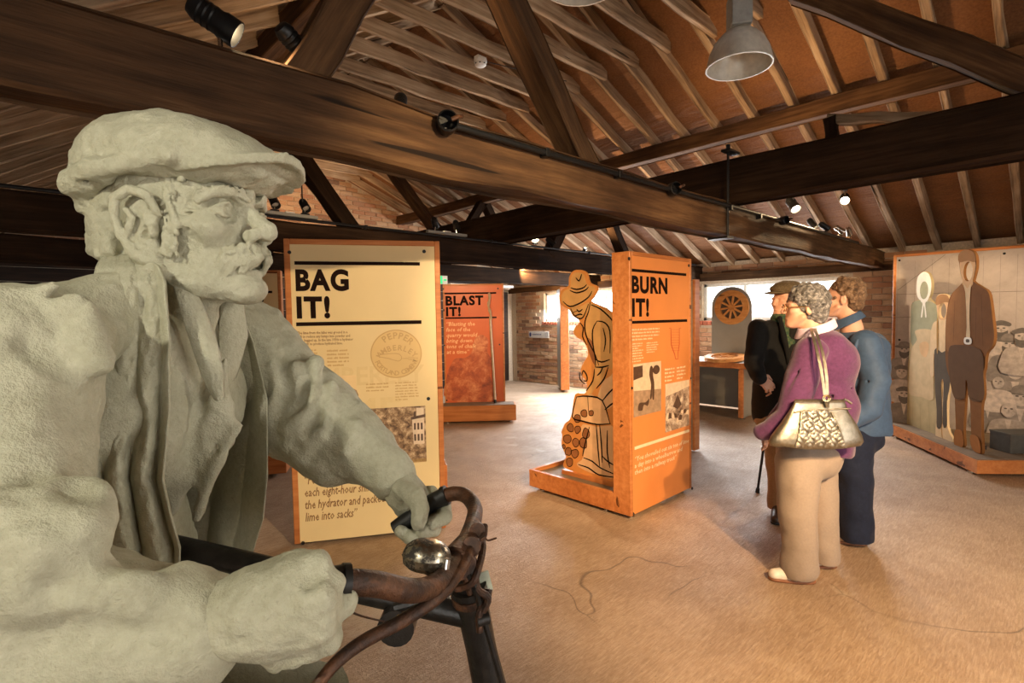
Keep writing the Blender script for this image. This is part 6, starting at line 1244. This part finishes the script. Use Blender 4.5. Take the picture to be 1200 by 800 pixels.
hx = Vector((-xs.x, -xs.y, 0)); MB().tube(spl([tuple(top), tuple(top + Vector((0, 0, .03))), tuple(top + hx * .03 + Vector((0, 0, .045))), tuple(top + hx * .09 + Vector((0, 0, .035)))]), .013, 10).build('handle', M['black'], S_, True)
# ================================================================== lamps, conduit and small fittings under the roof
def lamp_bulb(name, col=(1, .75, .42), e=60):
    m, t, b = nt(name); b.inputs['Emission Color'].default_value = (*col, 1); b.inputs['Emission Strength'].default_value = e; b.inputs['Base Color'].default_value = (*col, 1); return m
M['bulb'] = lamp_bulb('halogen_glow'); M['bulb_off'] = plain('lamp_glass', (.5, .45, .38), .15)
def spotlight(label, loc, tgt, on=True, power=0, ang=50, s=1.0, mat='black', stem=(0, 0, -.08), col=(1, .70, .38), bright=60):
    loc = Vector(loc); T = thing('spotlight', label, 'spotlight', loc, 0, 'track spotlights on the roof beams')
    dr = (Vector(tgt) - loc).normalized(); R_ = dr.to_track_quat('Z', 'Y').to_matrix().to_4x4()
    MB().lathe([(0, -.075 * s), (.022 * s, -.072 * s), (.030 * s, -.055 * s), (.030 * s, .0), (.034 * s, .01 * s), (.034 * s, .045 * s), (.031 * s, .045 * s), (.026 * s, .012 * s), (0, .006 * s)], 20, R_).build('lamp_can', M[mat], T, True)
    for k in range(3): MB().lathe([(.0305 * s, -.05 * s + k * .015 * s), (.032 * s, -.046 * s + k * .015 * s), (.0305 * s, -.042 * s + k * .015 * s)], 20, R_).build('cooling_fin', M[mat], T, True)
    MB().lathe([(0, .030 * s), (.018 * s, .026 * s), (.027 * s, .020 * s)], 16, R_).build('lens', M['bulb'] if on else M['bulb_off'], T, True)
    MB().tube([(0, 0, 0), stem], .006 * s, 8).build('stem', M['chrome'], T); st = Vector(stem); MB().box(st.x - .03, st.x + .03, st.y - .018, st.y + .018, st.z - .012, st.z + .004, None, .003).build('mount', M[mat], T)
    if power: spot('spot_beam', loc + dr * .05 * s, tgt, power, ang, col, .03)
    return T
zt = 2.205
spotlight('black spotlight on the near beam above the flat cap', (.475, 1.69, 2.30), tuple(Vector((.475, 1.69, 2.30)) + xs * 1.0 + ysv * .40 + Vector((0, 0, -.62))), True, 14, 60, 1.15, 'black', (0, 0, -.08))
spotlight('spotlight on the near beam beside the dark strut', (.72, 1.75, 2.34), (3.3, 2.7, 1.0), True, 130, 50, 1.0, 'black', (0, -.03, -.12))
spotlight('spotlight left of the rod on the second beam rail', (1.477, 4.10, 2.33), (1.5, 2.9, 1.0), False, 0, 50, 1.0, 'black', (0, 0, -.06)); spotlight('spotlight right of the rod on the second beam rail', (1.706, 4.10, 2.33), (1.7, 2.9, 1.2), False, 0, 50, 1.0, 'black', (0, 0, -.06))
spotlight('spotlight on second beam just above BAG IT! panel corner', (2.934, 4.10, 2.33), (4.5, 5.6, 1.2), True, 130, 60, 1.0, 'black', (0, 0, -.07)); spotlight('spotlight on second beam left of the cross beam', (3.185, 4.10, 2.33), (4.6, 5.4, 1.3), False, 0, 40, 1.0, 'black', (0, 0, -.07))
spotlight('brightly glowing spotlight on the second beam above the miner cutout', (4.241, 4.06, 2.31), (2.3, 2.1, 1.2), True, 60, 90, 1.3, 'black', (0, 0, -.06)); spotlight('unlit spotlight right of the brightest lamp on second beam', (4.55, 4.10, 2.29), (5.6, 3.0, 1.0), False, 0, 50, 1.0, 'black', (0, 0, -.06))
p = Vector((5.785, 1.474, 2.509)); spotlight('brightly glowing spotlight hanging under the right roof slope', p, (3.2, .7, 1.0), True, 60, 80, 1.2, 'black', (0, 0, .09))
spotlight('twin-lens spotlight above near beam, left of the glowing lamp', (5.10, 1.70, 2.395), (4.0, .2, .3), True, 55, 70, 1.3, 'black', (0, 0, .10))
for i, (x, z, t_, pw, lb) in enumerate(((5.50, 2.265, (5.5, 0, 0), 40, 'first small spotlight right of the twin-lens lamp'), (5.86, 2.28, (7.4, .6, 1.2), 0, 'second small spotlight right of the twin-lens lamp'), (6.37, 2.30, (7.4, .4, 1.2), 28, 'small spotlight beneath the glowing hanging lamp'), (6.68, 2.31, (8.2, 1.75, 1.3), 45, 'last small spotlight before the beam end'))):
    spotlight(lb, (x, 1.66, z), t_, pw > 0, pw, 60, .9, 'chrome' if i > 1 else 'black', (0, 0, -.05))
# lighting rails on the second beam
for k, (a, b) in enumerate(((1.38, 1.80), (2.84, 3.30))):
    T = thing('lighting_rail', ['short lighting rail on the second beam behind the statue head', 'short lighting rail on the second beam above the BAG IT! panel'][k], 'lighting rail', ((a + b) / 2, 4.10, 2.235)); h_ = (b - a) / 2
    box('rail', -h_, h_, -.022, .022, .0, .026, M['greyboard'], T, .003); box('feed_box', -.04, .03, -.025, .025, .024, .034, M['white_plastic'], T, .002)
    if k == 0: MB().tube([(.1, 0, .02), (.09, .0, .75)], .006, 8).build('hanger_rod', M['black'], T)
# conduit with drum boxes along the near beam
yc = 1.598; T = thing('conduit', 'black conduit pipe with drum junction boxes along the near beam', 'conduit', (1.194, yc, 2.165))
MB().tube([(.02, 0, 0), (1.6, 0, .004), (3.4, 0, .02), (5.6, 0, .03)], .013, 10).build('pipe', M['black'], T, True)
for x, z, s_ in ((0, 0, 1.0), (1.63, .008, .95), (3.37, .022, .9)):
    j = MB().lathe([(0, 0), (.038 * s_, 0), (.040 * s_, .006), (.040 * s_, .05), (.034 * s_, .055)], 24, Matrix.Translation((x + .01, .022, z)) @ Matrix.Rotation(PI / 2 , 4, 'X') @ Matrix.Rotation(0, 4, 'Y')).build('junction_box', M['black'], T, True)
    j.data.transform(Matrix.Translation((x, 0, z)) @ Matrix.Rotation(-.45, 4, 'Z') @ Matrix.Translation((-x, 0, -z)))
    MB().tube([(x + .0, -.045, z), (x + .02, -.06, z + .012), (x + .045, -.05, z + .02)], .008, 8).build('cable_gland', M['rust'], j, True)
for x in (.55, 1.1, 2.4, 2.9): MB().box(x - .012, x + .012, -.016, .024, -.018, .018, None, .002).build('saddle_clip', M['black'], T)
T = thing('conduit', 'dark conduit pipe along the top of the second beam', 'conduit', (0, 4.062, 2.215)); MB().tube([(-.9, 0, 0), (3.0, 0, 0), (7.9, 0, 0)], .012, 8).build('pipe', M['black'], T, True)
for x in (1.0, 2.2, 3.6, 5.2): MB().box(x - .012, x + .012, -.016, .024, -.016, .016, None, .002).build('saddle_clip', M['black'], T)
# bell-shaped pendant lamps
def pendant(label, loc, on=False):
    T = thing('pendant_lamp', label, 'pendant lamp', loc, .6); al = M.setdefault('alu', plain('brushed_aluminium', (.66, .62, .54), .4, .35)); 
    pr = [(.175, 0), (.172, .03), (.160, .08), (.135, .13), (.100, .17), (.070, .195)]
    MB().lathe(pr + [(r - .004, z + .002) for r, z in pr[::-1]], 40, None, True).build('shade', al, T, True)
    MB().lathe([(.171, -.004), (.179, -.004), (.180, .004), (.176, .010), (.171, .006)], 40, None, True).build('rim', al, T, True)
    MB().lathe([(0, .075), (.030, .08), (.042, .11), (.034, .15), (.024, .19), (0, .19)], 20).build('bulb', plain('frosted_bulb', (.80, .76, .66), .35), T, True)
    b = box('ballast_box', -.085, .085, -.055, .055, .20, .40, plain('grey_metal_box', (.36, .36, .34), .5, .3), T, .006)
    for k in range(7):
        for s_ in (-1, 1): MB().box(s_ * .045 - .022, s_ * .045 + .022, -.057, -.0545, .27 + k * .014, .275 + k * .014).build('vent_slot', M['black'], b)
    MB().tube([(.02 * math.cos(a), 0, .42 + .02 * math.sin(a)) for a in np.linspace(0, 2 * PI, 13)], .005, 8, False).build('hook', M['chrome'], T, True)
    MB().tube([(0, 0, .44), (0, 0, zr(loc[0]) - loc[2] - .1 if loc[0] > XRIDGE else 1.1)], .006, 8).build('hanging_chain', M['chrome'], T, True); MB().tube(spl([(.05, 0, .40), (.12, .02, .50), (.10, .02, .62), (.02, .01, .75)]), .005, 8).build('flex', M['black'], T, True)
    return T
pendant('bell-shaped metal pendant lamp hanging fully in view', W(866, 78, 3.0)); q_ = onp(683, 2, 2, 2.80); pendant('pendant lamp cut off by the top edge of the picture', (q_.x, q_.y, 2.885))
# smoke detector
q_ = onp(563, 78, 2, 3.70); T = thing('smoke_detector', 'small round white smoke detector under the collar beams', 'smoke detector', (q_.x, q_.y, 3.70))
MB().lathe([(0, .0), (.040, .002), (.052, .012), (.055, .03)], 24).build('sensor_dome', M['white_plastic'], T, True); MB().lathe([(.055, .03), (.060, .034), (.060, .056), (0, .056)], 24).build('base', M['white_plastic'], T, True)
for k in range(8): a = k * PI / 4; MB().box(.046, .054, -.006, .006, .012, .022, Matrix.Rotation(a, 4, 'Z')).build('vent', M['black'], T)
MB().tube([(0, 0, .056), (.9, -.25, .05)], .004, 6).build('cable', M['black'], T)
box('mount_block', -.05, .05, -.03, .03, .056, .085, M['white_plastic'], T, .002)

# added fill spotlights behind the viewer and on hidden beam tops, brightening the room
WARM = (1, .66, .34)
for lb, loc, tgt, pw, an, cl in (('spotlight behind the viewer aimed at BURN IT! panel', (.55, -1.05, 2.33), (3.5, 2.05, 1.0), 330, 42, WARM), ('spotlight behind the viewer aimed at BAG IT! panel', (.9, -1.05, 2.33), (1.8, 3.0, 1.1), 300, 42, (1, .74, .42)),
        ('spotlight behind the viewer aimed at the open floor', (1.2, -1.05, 2.33), (3.3, .9, 0), 420, 72, WARM), ('spotlight behind the viewer aimed at the visitors', (1.7, -1.05, 2.33), (3.5, 1.0, 1.0), 50, 40, (1, .78, .52)), ('spotlight behind the viewer aimed at the family cutouts', (5.2, -1.05, 2.33), (6.9, .8, 1.2), 170, 55, (1, .74, .45)),
        ('pale spotlight behind the viewer aimed at the sculpture', (-.80, .25, 2.0), (.05, .75, 1.15), 22, 80, (1, .97, .80)), ('pale spotlight right of the viewer aimed at the sculpture', (1.9, -1.05, 2.33), (.3, .75, 1.35), 26, 30, (1, .95, .78))):
    spotlight(lb, loc, tgt, True, pw, an, 1.0, 'black', (0, 0, -.09), cl)
for lb, loc, tgt, pw, an in (('uplighter behind the second beam washing the roof', (5.6, 4.45, 2.32), (5.2, 3.6, 3.4), 65, 150), ('uplighter on the near beam washing the right roof slope', (4.3, 1.85, 2.33), (5.4, 1.2, 3.6), 42, 150), ('uplighter on the near beam washing the left roof slope', (1.2, 1.9, 2.33), (2.2, 3.2, 3.9), 20, 150), ('uplighter behind the far beam washing the gable', (2.6, 6.5, 2.33), (3.2, 8.6, 3.2), 110, 120), ('spotlight on the far beam aimed at the far floor', (6.0, 6.05, 2.3), (8.1, 7.2, .8), 260, 100)):  # lamps added to brighten the roof, gable and far wall
    spotlight(lb, loc, tgt, True, pw, an, .8, 'black', (0, 0, -.09), (1, .62, .30))
bpy.data.scenes.remove(SCR)
